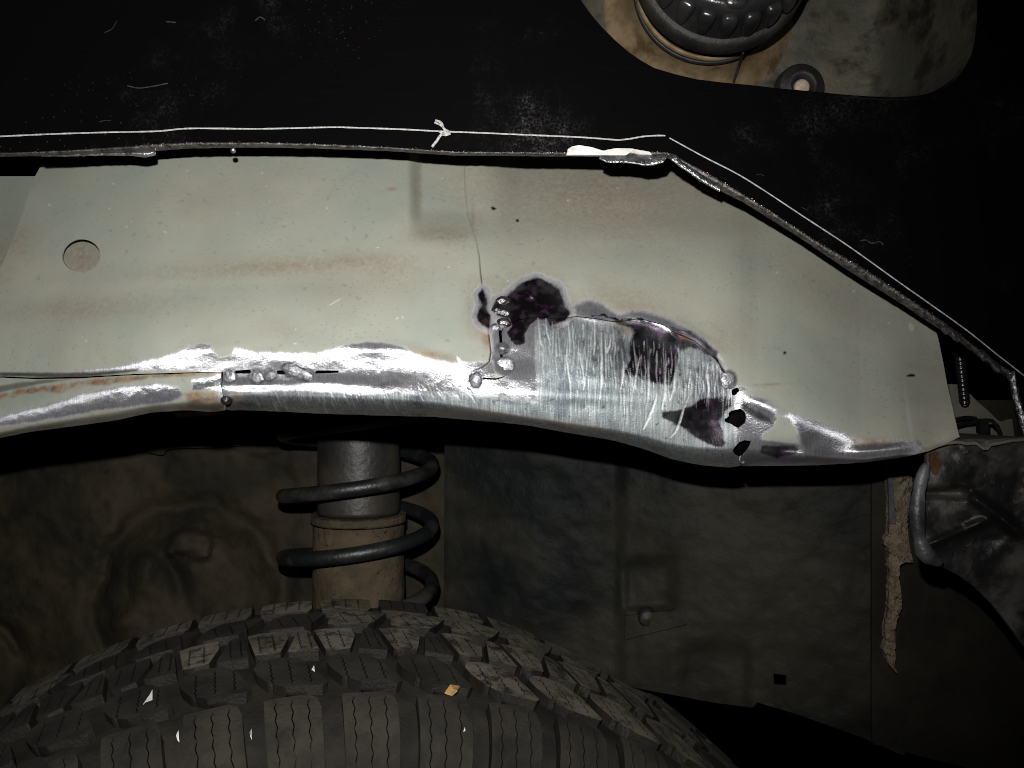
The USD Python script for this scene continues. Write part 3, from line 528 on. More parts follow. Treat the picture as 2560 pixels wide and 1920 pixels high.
def ribbon(a, b, depth_a, depth_b, rag=1.2, seed=0, n=None, rows=5, bulge=.0012):
    """a strip of raw cut metal between two measured lines"""
    A, B = LineString(a), LineString(b); n = n or int(A.length / 3)
    V = []
    for j in range(rows):
        t = j / (rows - 1); row = []
        for i in range(n):
            g = i / (n - 1); p = np.array(A.interpolate(g, True).coords[0]) * (1 - t) + np.array(B.interpolate(g, True).coords[0]) * t
            row.append(p)
        row = np.array(row); k = .4 if j == 0 else (1 if j == rows - 1 else .5)
        row[:, 1] += nz(row[:, 0], row[:, 1], 9, 9, seed + j, 3) * 2 * rag * k
        if j == 0: row[:, 1] -= 1.0
        d = outer_depth(row[:, 0], row[:, 1]) - .5 + depth_a * (1 - t) + depth_b * t - bulge * math.sin(math.pi * t) + nz(row[:, 0], row[:, 1], 16, 6, seed + 50 + j, 3) * .0009
        V.append(P(row[:, 0], row[:, 1], d))
    V = np.vstack(V); V = np.vstack([V, V + [0, .0012, 0]]); Fc = []; m = n * rows
    for j in range(rows - 1):
        for i in range(n - 1):
            q = j * n + i; Fc += [(q, q + n, q + n + 1, q + 1), (m + q, m + q + 1, m + q + n + 1, m + q + n)]
    for i in range(n - 1): q = (rows - 1) * n + i; Fc += [(i, i + 1, m + i + 1, m + i), (q, m + q, m + q + 1, q + 1)]
    return V, np.array(Fc)
obj('cut_edge', ribbon(up, lo, .4994, .5035, 1.6, 3), 'raw_edge', op, True, label='raw ground metal rim of the cut')
fa = [(104, 389), (180, 384), (260, 381), (310, 377), (350, 372), (388, 372)]; fb = [(104, 390), (180, 390), (250, 388), (325, 388), (360, 393), (387, 387)]
obj('torn_flap', ribbon(fa, fb, .4985, .4975, 2.0, 13, 90, 6, .002), 'bright_steel', op, True, label='bright curled sliver of torn metal')
fa = [(1500, 390), (1560, 390), (1620, 389), (1655, 386), (1668, 384)]; fb = [(1499, 396), (1518, 406), (1560, 406), (1590, 409), (1615, 414), (1640, 411), (1660, 405), (1669, 390)]
obj('torn_flap', ribbon(fa, fb, .4985, .4960, 1.6, 17, 80, 7, .0004), 'bright_steel', op, True, label='bent flap of torn bare metal at the corner')
fa = [(1672, 385), (1690, 388), (1705, 405), (1760, 440), (1800, 465)]; fb = [(1680, 400), (1700, 415), (1725, 432), (1755, 455), (1800, 478)]
obj('torn_flap', ribbon(fa, fb, .4985, .4975, 3.0, 23, 60, 6, .0006), 'bright_steel', op, True)
fa = [(2524, 932), (2538, 928), (2542, 950), (2546, 985), (2554, 1010), (2566, 1060), (2572, 1095)]; fb = [(2520, 945), (2527, 958), (2530, 985), (2538, 1020), (2548, 1050), (2556, 1085), (2560, 1100)]
obj('torn_flap', ribbon(fa, fb, .4968, .4990, 2.5, 29, 70, 6, .0005), 'bright_steel', op, True, label='torn bright strip running down at the right')
for (a, b) in (((2360, 818), (2400, 846)), ((2450, 880), (2500, 925))):
    aa = [(a[0] + (b[0] - a[0]) * t + 4, a[1] + (b[1] - a[1]) * t - 8) for t in np.linspace(0, 1, 5)]; bb = [(a[0] + (b[0] - a[0]) * t - 4, a[1] + (b[1] - a[1]) * t + 8 + 5 * math.sin(9 * t)) for t in np.linspace(0, 1, 5)]
    obj('torn_flap', ribbon(aa, bb, .4995, .4985, 3.0, 41, 40, 5, .002), 'raw_edge', op, True)
# slag: the sparkling crumbs the cutting disc left along the upper edge of the cut
sl = []; lu = LineString(up)
for i in range(520):
    s = rng.uniform(150 / lu.length + .02, .985); p = lu.interpolate(s, True).coords[0]
    if p[0] < 300 and rng.random() < .7: continue
    r = rng.uniform(.4, 1.35) * (1.25 if p[0] > 1700 else 1)
    m = trimesh.creation.icosphere(0); v = m.vertices * (r * .5 / F) * rng.uniform(.6, 1.5, 3)
    sl.append(trimesh.Trimesh(v + P(p[0] + rng.normal(0, 1), p[1] + rng.normal(-.5, 1.5), float(outer_depth(np.array([p[0]]), np.array([p[1]]))[0]) - .0006), m.faces, process=False))
tag(obj('slag_crumbs', trimesh.util.concatenate(sl), 'slag', op), kind='stuff')
obj('metal_droplet', lump(583, 376, .4965, 7, 7, 7 * U, 0, 3, .05), 'bright_steel', op, True, label='small ball of molten metal hanging from the cut edge')
obj('white_sealant', sheet([(1416, 387), (1420, 372), (1430, 366), (1448, 363), (1480, 368), (1508, 377), (1520, 374), (1545, 370), (1575, 371), (1605, 376), (1625, 380), (1630, 387), (1600, 386), (1575, 381), (1565, 388)], lambda x, y: outer_depth(x, y) - .0022 + .0006 * nz(x, y, 14, 10, 5), .0024, 3, (), .6, 8, 9)[0], 'white_sealant', op, True)
def mark(pts, w, name, seed, label=None):
    """a thin smear of white marker lying on the paint"""
    p = spline(pts, 8); L_ = LineString(p); n = int(L_.length / 4); q = np.array([L_.interpolate(i / (n - 1), True).coords[0] for i in range(n)])
    t = np.gradient(q, axis=0); t /= np.linalg.norm(t, axis=1)[:, None]; nn = np.stack([-t[:, 1], t[:, 0]], 1)
    ww = w * (.8 + .5 * (nz(q[:, 0], q[:, 1], 16, 16, seed) + .2)); V = []
    for k, z in ((-1, 0), (-.7, 1), (.7, 1), (1, 0)):
        e = q + nn * (ww * k)[:, None] * .5; V.append(P(e[:, 0], e[:, 1], outer_depth(e[:, 0], e[:, 1]) + .0001 - z * .0004))
    V = np.vstack(V); Fc = [(j * n + i, j * n + i + 1, (j + 1) * n + i + 1, (j + 1) * n + i) for j in range(3) for i in range(n - 1)]
    Fc = np.array(Fc)[:, ::-1]
    return obj(name, (V, Fc), 'marker_white', op, True, label=label)
mark([(-60, 343), (0, 341), (130, 335), (260, 331), (391, 328), (477, 321), (651, 322), (825, 318), (880, 319), (1000, 323), (1097, 328), (1200, 332), (1314, 337), (1450, 343), (1531, 349), (1545, 350), (1574, 347), (1609, 341), (1640, 339), (1663, 339)], 4.6, 'marker_line', 1, 'white marker line above the straight cut')
mark([(1674, 345), (1760, 392), (1840, 433), (1904, 472), (2010, 542), (2121, 615), (2240, 700), (2338, 769), (2420, 828), (2490, 884), (2530, 915), (2580, 955)], 3.8, 'marker_line', 2, 'white marker line above the slanting cut')
for i, (pts, w) in enumerate((([(1088, 301), (1102, 306), (1110, 322), (1124, 332), (1104, 336), (1092, 352), (1080, 367)], 7.5), ([(1086, 306), (1100, 312), (1108, 318)], 5), ([(1098, 328), (1112, 338), (1126, 334)], 6))):
    mark(pts, w, 'cross_mark', 7 + i)
for i, (pts, w) in enumerate((([(248, 305), (262, 301), (277, 302)], 3), ([(260, 82), (280, 72), (292, 52)], 3), ([(415, 54), (440, 56)], 5), ([(638, 52), (650, 42), (662, 50)], 5), ([(318, 214), (345, 220), (380, 216), (420, 208)], 5), ([(1890, 438), (1900, 435), (1911, 440)], 2.5), ([(2004, 518), (2020, 526)], 3), ([(2150, 602), (2165, 600), (2180, 608), (2200, 604), (2208, 612)], 5))):
    N_ = mark(pts, w * .6, 'dust_scuff', 30 + i)
    LOOKB = UsdShade.MaterialBindingAPI(N_)
simple('scuff', (.008, .0075, .007), (.040, .038, .034), 900, .9)
for p in op.GetChildren():
    if p.GetName().startswith('dust_scuff'): UsdShade.MaterialBindingAPI(p).Bind(LOOK['scuff'])

# ---------------------------------------------------------------- fuel filler pocket and cap
fp = thing('fuel_filler_pocket', 'dirty rounded fuel filler recess sunk into the black outer panel', 'fuel filler recess', P(1950, 230, .56))
ring = densify(pocket, 10); c0 = np.array([1950, -40.]); rows = []
prof = [(1.012, .5015), (1.008, .506), (1.0, .515), (.99, .535), (.965, .560), (.925, .580), (.87, .592), (.80, .598), (.6, .600), (.3, .600), (.02, .600)]
ring3 = P(ring[:, 0], ring[:, 1], .5); cc3 = ring3.mean(0)
for s, d in prof:
    q = cc3 + (ring3 - cc3) * s; q[:, 1] = d + .004 * nz(ring[:, 0], ring[:, 1], 200, 200, 3) * (d > .53); rows.append(q)
n = len(ring); V = np.vstack(rows); Fc = np.array([(j * n + i, j * n + (i + 1) % n, (j + 1) * n + (i + 1) % n, (j + 1) * n + i) for j in range(len(prof) - 1) for i in range(n)])
obj('recess_bowl', (V, Fc[:, ::-1]), 'pocket_paint', fp, True)
cc = ((1808 - 1280) / F * .53, (960 + 100) / F * .53)
obj('filler_neck', lathe_y([(.041, .530), (.0435, .540), (.0445, .556), (.0425, .558), (.0425, .562), (.0465, .564), (.0475, .578), (.052, .588), (.062, .5965), (.066, .601)], cc, 96), 'brass_rust', fp, True, label='tan filler neck with a dark groove')
gx = P(2021, 199, .578)
gr = obj('drain_grommet', lathe_y([(.002, .5965), (.0052, .592), (.0070, .588), (.0098, .587), (.0108, .590), (.0138, .5895), (.0155, .592), (.0165, .602)], (gx[0], gx[2]), 40), 'black_rubber', fp, True)
obj('drain_plug', lathe_y([(.0, .589), (.004, .589), (.0052, .590), (.0056, .598)], (gx[0], gx[2] - .0005), 24), 'plug_beige', gr, True)
obj('strap_anchor', tube(spline([P(1834, 206, .592), P(1842, 180, .584), P(1852, 150, .572), P(1858, 132, .545)], 5), .0009, 6), 'cap_dusty', fp, True)
a_ = np.linspace(0, 2 * np.pi, 9)
obj('neck_groove', lathe_y([(.0478 + .0013 * math.cos(t), .5680 + .0022 * math.sin(t)) for t in a_], cc, 96), 'black_rubber', fp, True)
obj('neck_lip', lathe_y([(.0468 + .0016 * math.cos(t), .5625 + .0022 * math.sin(t)) for t in a_], cc, 96), 'brass_rust', fp, True)
fc = thing('fuel_cap', 'black ridged plastic fuel cap screwed onto the tan filler neck', 'fuel cap', P(1808, -100, .53))
obj('cap_flange', lathe_y([(.0, .545), (.047, .545), (.0520, .5425), (.0534, .538), (.0532, .533), (.0522, .529), (.050, .5275), (.0475, .527)], cc, 96), 'cap_dusty', fc, True)
obj('cap_body', lathe_y([(.0485, .528), (.0475, .524), (.0462, .518), (.0452, .506), (.0440, .502), (.0415, .4985), (.038, .4975), (.036, .499), (.034, .506), (.028, .508), (.0, .508)], cc, 96), 'cap_plastic', fc, True)
for i in range(22):
    a = 2 * np.pi * (i + .35) / 22; u = np.array([math.cos(a), 0, math.sin(a)]); w = np.array([-math.sin(a), 0, math.cos(a)]); pts = []
    m = trimesh.creation.icosphere(3); v = np.sign(m.vertices) * np.abs(m.vertices) ** .62
    v = np.array([cc[0], .5125, cc[1]]) + u * .0455 + v[:, [0]] * u * .0046 + v[:, [1]] * (np.array([0, 1, 0]) * .0105 + u * .0012) + v[:, [2]] * w * (.0046 - .0012 * v[:, [1]])
    obj('grip_ridge', (v, m.faces), 'cap_plastic', fc, True)
for i in range(6):
    a = 2 * np.pi * (i + .5) / 6; u = np.array([math.cos(a), 0, math.sin(a)]); w = np.array([-math.sin(a), 0, math.cos(a)])
    m = trimesh.creation.icosphere(2); v = m.vertices; v = np.sign(v) * np.abs(v) ** .7
    v = np.array([cc[0], .502, cc[1]]) + u * .0365 + v[:, [0]] * u * .006 + v[:, [1]] * np.array([0, 1, 0]) * .006 + v[:, [2]] * w * .008
    obj('top_lug', (v, m.faces), 'cap_plastic', fc, True)

# ---------------------------------------------------------------- tyre
TC = np.array([-.1348, .6212, -.6641]); YAW = .2063; R = .4848; NP = 65; PITCH = 2 * np.pi * R / NP
def profile(v):        # arc position across the tread -> (offset along the axle, drop below the crown)
    v = np.asarray(v, float); w = v.copy(); dr = .0085 * (np.maximum(.05 - v, 0) / .131) ** 2; r = .045
    for s, e, p0 in ((-1, .078, .127), (1, .112, .0)):
        k = s * v > e; d0 = .0085 * (max(.05 - s * e, 0) / .131) ** 2; ph = p0 + (s * v - e) / r
        w = np.where(k, s * (e + r * (np.sin(ph) - math.sin(p0))), w); dr = np.where(k, d0 + r * (math.cos(p0) - np.cos(ph)), dr)
    return w, dr
def tyre_point(u, v, h):   # u arc along the tread in radians from the top (to the right), h height above the groove floor
    e = 1e-4; w, dr = profile(v); w2, dr2 = profile(np.asarray(v) + e)
    tw, td = (w2 - w) / e, (dr2 - dr) / e; nw, nr = td, tw        # outward normal in the (axle, radius) plane
    rad = R - dr + (h - .0068) * nr; ax = w + (h - .0068) * nw
    x, y, z = rad * np.sin(u), ax, rad * np.cos(u); c, s = math.cos(YAW), math.sin(YAW)
    return np.stack([TC[0] + x * c - y * s, TC[1] + x * s + y * c, TC[2] + z], -1)
ty = thing('tyre', 'dusty dark winter tyre with chunky siped tread blocks under the arch', 'tyre', TC - [0, 0, R])
uu, vv = np.meshgrid(np.linspace(-np.pi, np.pi, 181), np.concatenate([np.linspace(-.2, .2, 61)])); V = tyre_point(uu.ravel(), vv.ravel(), np.zeros(uu.size))
n = 181; Fc = np.array([(j * n + i, j * n + i + 1, (j + 1) * n + i + 1, (j + 1) * n + i) for j in range(60) for i in range(180)])
obj('carcass', (V, Fc), 'groove_rubber', ty, True)
ROWS = [  # outlines of the tread blocks: along the tread in pitches, across it in units
    ([(.02, .083), (.80, .081), (.86, .090), (.82, .140), (.06, .140), (.0, .098)], 'v', .0),
    ([(.0, .041), (.02, .055), (.13, .070), (.32, .0775), (.86, .0775), (.97, .073), (.74, .046), (.64, .039), (.10, .038)], 'v', .12),
    ([(.0, -.016), (.46, -.018), (.30, .024), (.20, .031), (.11, .027)], 'v', .55),
    ([(.36, .028), (.52, .031), (.93, .031), (.98, .012), (.90, -.014), (.70, -.017), (.54, -.015)], 'v', .55),
    ([(.0, -.038), (.06, -.028), (.30, -.0235), (.58, -.026), (.80, -.040), (1.02, -.068), (.96, -.072), (.46, -.071), (.22, -.062), (.06, -.048)], 's', .10),
    ([(.0, -.085), (.56, -.083), (.68, -.087), (.74, -.095), (.79, -.125), (.84, -.185), (.12, -.185), (.05, -.12)], 'v', .30)]
def zig(x, y0, y1, lean, amp=.0011, n=7):
    return LineString([(x + lean * (k / n - .5) + (amp if k % 2 else -amp), y0 + (y1 - y0) * k / n) for k in range(n + 1)])
rt = random.Random(5)
for k in range(-15, 18):
    for r_, (pg, kind, off) in enumerate(ROWS):
        sc = PITCH; poly = Polygon([((x) * sc, y) for x, y in pg]).buffer(-.0012).buffer(.0012)
        x0, y0, x1, y1 = poly.bounds; ns = 3 if r_ in (0, 1, 4, 5) else 2; cuts = []
        for i in range(ns):
            x = x0 + (x1 - x0) * (i + 1) / (ns + 1); a, b = y0 + .12 * (y1 - y0), y1 - .12 * (y1 - y0)
            if r_ == 5: a, b = y0 + .10 * (y1 - y0), y1 - .05 * (y1 - y0)
            cuts.append(zig(x, a, b, {1: -.006, 2: -.004, 3: -.004, 4: -.004, 5: -.006}.get(r_, 0), .0006, 11 if r_ != 5 else 19).buffer(.00038, cap_style='flat', join_style='mitre'))
        poly = poly.difference(unary_union(cuts))
        poly = shapely.segmentize(poly, .02)
        for g in getattr(poly, 'geoms', [poly]):
            if g.area < 2e-5: continue
            hh = .0068 + rt.uniform(-.0004, .0004)
            e = trimesh.creation.extrude_polygon(g, hh, engine='earcut'); e.merge_vertices()
            v, f = trimesh.remesh.subdivide_to_size(e.vertices, e.faces, .013 if r_ != 5 else .009, max_iter=8)
            top = (v[f][:, :, 2] > hh - 1e-6).all(1); vt, ft = np.unique(f[top], return_inverse=True); vs, fs = np.unique(f[~top], return_inverse=True)
            vv_ = np.vstack([v[vt], v[vs]]); ff = np.vstack([ft.reshape(-1, 3), fs.reshape(-1, 3) + len(vt)])
            q = tyre_point((k + off + vv_[:, 0] / sc) * 2 * np.pi / NP, vv_[:, 1], vv_[:, 2])
            dusty = r_ != 5 and rt.random() < {0: .95, 1: .85, 2: .8, 3: .8, 4: .45}[r_] + .07 * (k - 1)
            obj('tread_block', (q, ff), 'dusty_rubber' if dusty else 'rubber', ty, True, {'dust': np.concatenate([np.ones(len(vt)), np.zeros(len(vs))])})

def on_tyre(px, py):     # where the sight line of a measured point meets the tread
    d = np.linspace(.40, .74, 3000); q = P(px, py, d) - TC; c, s = math.cos(YAW), math.sin(YAW)
    x, y = q[:, 0] * c + q[:, 1] * s, -q[:, 0] * s + q[:, 1] * c; rad = np.hypot(x, q[:, 2]); w = np.linspace(-.2, .12, 400); aw, dr = profile(w); o = np.argsort(aw)
    hit = np.argmax(rad < R - np.interp(y, aw[o], dr[o]) + .0015); return P(px, py, d[hit])
def scrap(name, pts, mat_, label, cat, group=None, curl=.002):
    q = np.array([on_tyre(*p) for p in pts]); q[:, 2] += np.array([curl * (i % 2) for i in range(len(q))]) + .0008
    n = len(q); V = np.vstack([q, q + [0, 0, -.0008], q.mean(0)[None] + [0, 0, curl * .3]]); Fc = []
    for i in range(n): j = (i + 1) % n; Fc += [(i, j, 2 * n), (i + n, j + n, j), (i, i + n, j)]
    o = obj(name, (V, np.array(Fc)), mat_); return tag(o, label, cat, group)
scrap('leaf_fragment', [(1112, 1734), (1126, 1722), (1150, 1718), (1143, 1737), (1130, 1740)], 'leaf', 'small tan scrap of dry leaf lying in the tyre groove', 'leaf scrap')
scrap('white_flake', [(358, 1763), (372, 1751), (379, 1736), (381, 1735), (381, 1750), (363, 1765)], 'white_flake', 'bent white sliver lying across the left tread blocks, the largest white scrap', 'scrap')
scrap('white_flake', [(440, 1842), (446, 1838), (448, 1856), (443, 1858)], 'white_flake', 'tiny white chip stuck to a shoulder block below the bent white sliver', 'scrap')
scrap('white_flake', [(624, 1834), (629, 1833), (630, 1850), (625, 1848)], 'white_flake', 'tiny white chip on the shoulder block left of the middle', 'scrap')
scrap('white_flake', [(1157, 1838), (1162, 1829), (1164, 1834), (1159, 1841)], 'white_flake', 'tiny white chip on the shoulder block below the tan leaf scrap', 'scrap')
scrap('white_flake', [(778, 1677), (785, 1674), (787, 1680), (780, 1682)], 'white_flake', 'white speck on a lens shaped tread block near the middle', 'scrap')

# ---------------------------------------------------------------- spring and shock absorber
SX, SY = (897 - 1280) / F * .81, .81
sp = thing('coil_spring', 'black coil spring winding round the shock absorber behind the tyre', 'spring', (SX, SY, -.30))
th = np.linspace(-np.pi - 5.2 * np.pi, -np.pi + 3.5 * np.pi, 420)
obj('spring_wire', tube(np.stack([SX + .0669 * np.cos(th), SY + .0669 * np.sin(th), -.1027 + .055 * (th + np.pi) / (2 * np.pi)], 1), .0065, 14), 'spring_steel', sp, True)
sa = thing('shock_absorber', 'mud caked shock absorber with a dark dust tube standing behind the tyre', 'shock absorber', (SX, SY, -.35))
def vcyl(r0, z0, z1, n=48, rows=30, rough=.0, seed=0):
    a = np.linspace(0, 2 * np.pi, n, endpoint=False); V = []
    for z in np.linspace(z0, z1, rows):
        r = r0 + rough * (meshkit.fbm(np.stack([np.cos(a) * 4, np.sin(a) * 4, np.full(n, z * 90)], -1), 3, seed) - .5)
        V.append(np.stack([SX + r * np.cos(a), SY + r * np.sin(a), np.full(n, z)], 1))
    V = np.vstack(V); Fc = [(j * n + i, j * n + (i + 1) % n, (j + 1) * n + (i + 1) % n, (j + 1) * n + i) for j in range(rows - 1) for i in range(n)]
    V = np.vstack([V, [SX, SY, z0], [SX, SY, z1]]); m = len(V)
    Fc = [t for q in Fc for t in ((q[0], q[1], q[2]), (q[0], q[2], q[3]))] + [(m - 2, (i + 1) % n, i) for i in range(n)] + [(m - 1, (rows - 1) * n + i, (rows - 1) * n + (i + 1) % n) for i in range(n)]
    return V, np.array(Fc)
obj('dust_tube', vcyl(.0371, -.1185, .02, rough=.0008), 'strut_black', sa, True)
obj('damper_tube', vcyl(.0412, -.34, -.1225, rough=.0022, rows=60), 'strut_mud', sa, True, label='lower tube thickly coated in tan mud')
obj('collar', vcyl(.0428, -.1265, -.1180, rows=4), 'strut_mud', sa, True)

# ---------------------------------------------------------------- wheel well walls
def well_depth(x, y):
    wx, wy = nz(x, y, 90, 90, 61, 3), nz(x, y, 90, 90, 62, 3); x, y = x + 70 * wx, y + 70 * wy
    d = .93 + .05 * sstep(-x, -350, 250) + .016 * nz(x, y, 45, 40, 63, 4) - .02 * nz(x, y, 180, 120, 31, 4)
    r = np.hypot((x - 470) / 235, (y - 1510) / 245); a = np.abs(r - 1)
    d = d - .035 * sstep(-r, -1.0, -.55) + .012 * np.exp(-(a / .10) ** 2)
    d = d - .020 * stroke(x, y, [(430, 1370), (490, 1345), (515, 1390)], 30, False) * .6 + .020 * ell(x, y, 440, 1440, 22, 60, -15) - .015 * ell(x, y, 355, 1440, 30, 70, -10)
    d = d - .010 * ell(x, y, 300, 1555, 35, 30) + .006 * sstep(y, 1118, 1124) * sstep(-np.abs(x - 520), -240, -200)
    d = d + .02 * ell(x, y, 20, 1600, 70, 22, 40)
    return d
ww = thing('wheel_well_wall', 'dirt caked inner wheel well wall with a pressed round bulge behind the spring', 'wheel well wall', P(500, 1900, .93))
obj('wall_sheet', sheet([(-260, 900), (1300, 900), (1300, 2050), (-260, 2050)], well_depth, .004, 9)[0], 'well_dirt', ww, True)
sm = spline([(330, 1118), (355, 1118), (372, 1130), (408, 1137), (428, 1122), (520, 1119), (600, 1114), (660, 1108), (720, 1106)], 5)
q = P(sm[:, 0], sm[:, 1], .915); V = np.vstack([q + [0, -.001, 0], q + [0, .012, .028], q + [0, .001, -.0015]]); n = len(q)
obj('sealer_flap', (V, np.array([(j * n + i, j * n + i + 1, (j + 1) * n + i + 1, (j + 1) * n + i) for j in (0,) for i in range(n - 1)])), 'well_dirt', ww, True)
def liner_depth(x, y):
    d = np.interp(x, [1000, 1112, 1330, 1560, 1840, 2250, 2700], [.86, .775, .745, .73, .70, .665, .66]) - .014 * sstep(x, 1546, 1566) * sstep(-y, -1560, -1530) * 0 + .007 * sstep(x, 1548, 1580) * sstep(-x, -1705, -1660) * sstep(y, 1380, 1425) * sstep(-y, -1535, -1510)
    d = d + .006 * (1 - sstep(x, 1535, 1570)) + .005 * sstep(y, 1585, 1640) * sstep(x, 1680, 1740) * sstep(-x, -1890, -1850) + .006 * nz(x, y, 60, 50, 34, 4)
    return d + .010 * nz(x, y, 240, 160, 33, 3)
ln = thing('wheel_arch_liner', 'dark dusty plastic wheel arch liner to the right of the spring', 'wheel arch liner', P(1700, 1800, .70))
sq = [(1934, 1684), (1966, 1688), (1967, 1714), (1935, 1712)]
obj('liner_sheet', sheet([(1112, 1000), (1556, 1000), (1556, 1532), (1690, 1521), (1690, 1000), (2262, 1000), (2262, 1900), (2140, 1840), (1990, 1785), (1892, 1756), (1888, 1770), (1780, 1756), (1643, 1730), (1500, 1705), (1108, 1660)][:1] + [(2262, 1000), (2262, 1890), (2140, 1838), (1990, 1785), (1892, 1756), (1884, 1769), (1780, 1756), (1643, 1730), (1560, 1715), (1108, 1690)], liner_depth, .003, 8, [sq], .8, 20, 5)[0], 'liner_plastic', ln, True)
obj('liner_rear_sheet', sheet([(2180, 1000), (2720, 1000), (2720, 2000), (2560, 1960), (2400, 1915), (2180, 1860)], lambda x, y: .664 + .006 * nz(x, y, 150, 150, 8, 3), .003, 12, (), 1, 20, 6)[0], 'liner_dusty', ln, True)
sc_ = P(1620, 1548, .716)
obj('liner_screw', lathe_y([(.0, .7155), (.005, .716), (.0075, .718), (.0085, .724)], (sc_[0], sc_[2]), 24), 'black_rubber', ln, True)
obj('liner_flap', sheet([(1564, 1540), (1690, 1524), (1720, 1560), (1600, 1590), (1562, 1600)], lambda x, y: liner_depth(x, y) - .006, .002, 8)[0], 'liner_plastic', ln, True)

# ---------------------------------------------------------------- torn muddy flange, scorched lower panel, sill edge, cavity
mp = [(2219, 1170), (2276, 1160), (2281, 1216), (2273, 1260), (2269, 1309), (2272, 1350), (2280, 1392), (2283, 1407), (2266, 1405), (2250, 1413), (2249, 1450), (2256, 1511), (2248, 1540), (2240, 1562), (2238, 1630), (2241, 1684), (2230, 1672), (2224, 1661), (2214, 1640), (2210, 1625), (2216, 1600), (2211, 1573), (2220, 1540), (2225, 1500), (2223, 1470), (2227, 1433), (2222, 1413), (2224, 1371), (2211, 1362), (2214, 1345), (2222, 1335), (2224, 1267)]
mf = thing('muddy_flange', 'narrow torn flange caked in tan mud hanging below the rear arch corner', 'torn flange', P(2240, 1680, .65))
obj('mud_crust', sheet(mp, lambda x, y: .648 - .003 * np.clip(1 - np.abs(x - np.interp(y, [1170, 1400, 1680], [2250, 2252, 2228])) / 30, 0, 1) + .008 * nz(x, y, 12, 12, 4, 4), .006, 2.5, (), 3.6, 8, 8)[0], 'mud', mf, True)
obj('flange_strip', sheet([(2220, 1160), (2230, 1160), (2240, 1310), (2224, 1310)], lambda x, y: .642 + 0 * x, .002, 4)[0], 'grey_sealer', mf, True)
lp_poly = [(2318, 1128), (2370, 1112), (2440, 1108), (2640, 1096), (2640, 1680), (2560, 1616), (2520, 1560), (2480, 1510), (2440, 1470), (2400, 1440), (2360, 1420), (2330, 1404), (2310, 1380), (2318, 1300), (2312, 1220)]
def lp_depth(x, y):
    d = .505 + .012 * sstep(y, 1120, 1700)
    a = (y - 1232) - .35 * (x - 2340); d = d + .010 * sstep(np.abs(y - 1232 - .02 * (x - 2340)) * -1, -22, 0) * sstep(-x, -2460, -2400)
    fold = np.abs((y - 1240) - .75 * (x - 2430)); d = d - .009 * np.exp(-(fold / 18) ** 2) * sstep(x, 2390, 2440)
    fold = np.abs((y - 1350) + .42 * (x - 2350)); d = d - .005 * np.exp(-(fold / 12) ** 2) * sstep(-x, -2500, -2440)
    return d + .012 * nz(x, y, 110, 90, 13, 2) + .0022 * nz(x, y, 34, 30, 14, 2)
lpn = thing('scorched_lower_panel', 'crumpled scorched black panel with a grey sealer bead at the right below the arch', 'car body panel', P(2440, 1620, .51))
obj('panel_sheet', sheet(lp_poly, lp_depth, .003, 4, (), 1.2, 16, 3)[0], 'scorched_panel', lpn, True)
b = spline([(2316, 1160), (2306, 1190), (2297, 1230), (2293, 1270), (2294, 1310), (2300, 1350), (2312, 1382), (2334, 1400), (2352, 1410)], 6)
rr = np.interp(np.arange(len(b)) / (len(b) - 1), [0, .12, .4, .62, .8, 1], [8, 15, 18, 15, 21, 10]) * .5 / F
rr = rr * (1 + .9 * nz(b[:, 0], b[:, 1], 34, 34, 3))
obj('sealer_bead', tube(P(b[:, 0], b[:, 1], .500), rr, 18), 'grey_sealer', lpn, True)
obj('rust_patch', sheet([(2322, 1136), (2344, 1130), (2355, 1148), (2350, 1178), (2338, 1190), (2327, 1176)], lambda x, y: lp_depth(x, y) - .0022, .001, 4, (), 5, 10, 2)[0], 'rusty', lpn, True)
se = thing('sill_edge', 'thin grey sheet ledge with a chipped edge at the lower right corner of the opening', 'sheet edge', P(2480, 1100, .5))
ed = np.array([(2300, 1126), (2340, 1112), (2370, 1104), (2395, 1102), (2420, 1106), (2440, 1104), (2458, 1118), (2470, 1118), (2478, 1108), (2500, 1104), (2530, 1098), (2580, 1094), (2660, 1092)], float)
q0 = P(ed[:, 0], ed[:, 1], .498); rws = []
for k_, (dy, dz) in enumerate(((0, 0), (.004, .0012), (.012, .001), (.06, .0), (.14, -.002), (.25, -.004))):
    q = q0.copy(); q[:, 1] += dy; q[:, 2] = q0[:, 2] * (1 - min(dy / .012, 1)) + (-.0325) * min(dy / .012, 1) + dz; rws.append(q)
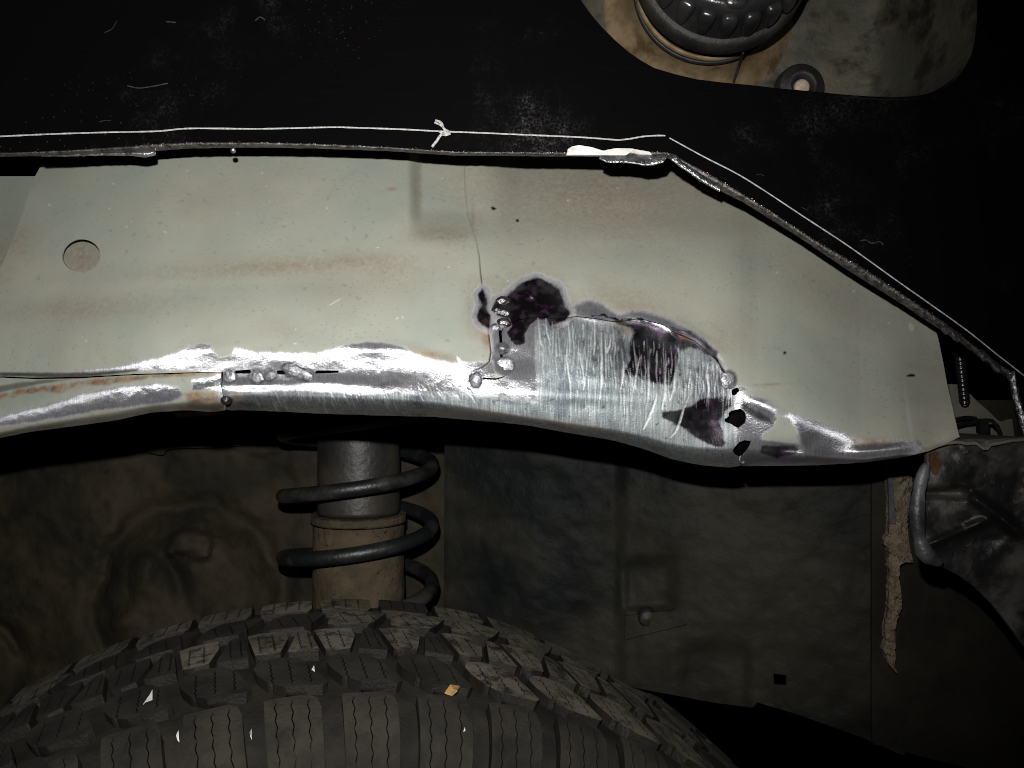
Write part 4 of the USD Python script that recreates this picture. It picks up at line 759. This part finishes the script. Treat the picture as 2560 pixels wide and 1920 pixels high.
n = len(ed); V = np.vstack(rws + [r - [0, 0, .0016] for r in rws]); m = n * len(rws); Fc = []
for j in range(len(rws) - 1):
    for i in range(n - 1): a = j * n + i; Fc += [(a, a + 1, a + n + 1, a + n), (m + a, m + a + n, m + a + n + 1, m + a + 1)]
for i in range(n - 1): Fc += [(i, m + i, m + i + 1, i + 1)]
obj('ledge', (V, np.array(Fc)), 'cavity_paint', se, False)
cv = thing('cavity_wall', 'dim grey panel deep inside the opening at the right edge', 'car body panel', P(2450, 1090, .68))
obj('wall_sheet', sheet([(2330, 960), (2400, 960), (2440, 1000), (2500, 1055), (2530, 1045), (2540, 1120), (2330, 1120)], lambda x, y: .66 + .0 * x, .002, 10, (), 1.5, 12, 4)[0], 'cavity_paint', cv, True)
ho = thing('corrugated_hose', 'black corrugated hose hanging in the dark opening at the right', 'hose', P(2410, 1010, .62))
hp = np.linspace(0, 1, 150); hx = 2398 + 14 * hp; hy = 880 + 130 * hp; rad = (10 + 3.2 * np.sin(hp * 2 * np.pi * 12)) * .62 / F
obj('hose_tube', tube(P(hx, hy, .62 + .03 * hp), rad, 16), 'hose_plastic', ho, True)
cl = thing('cable_clip', 'black plastic cable clip standing on the ledge at the right edge', 'clip', P(2456, 1085, .60))
c_ = P(2456, 1065, .60); bx = trimesh.creation.box((.0055, .006, .010)); bx.apply_translation(c_); obj('clip_block', bx, 'hose_plastic', cl)
obj('clip_loop', tube(P(*np.array([(2462, 1050), (2480, 1052), (2494, 1066), (2502, 1088)]).T, .61), .0014, 8), 'hose_plastic', cl, True)
for i, pts in enumerate(([(2380, 1052), (2400, 1046), (2420, 1044), (2440, 1046)], [(2384, 1070), (2400, 1062), (2420, 1058), (2440, 1056)])):
    o = obj('thin_cable', tube(P(*spline(pts, 5).T, .64), .0014, 8), 'hose_plastic', None, True)
    tag(o, ('upper' if i == 0 else 'lower') + ' of two thin black cables curving behind the right edge of the primed panel', 'cable', 'thin cables')
for p in stage.Traverse():
    if p.GetCustomDataByKey('base') is not None: p.ClearCustomDataByKey('base')
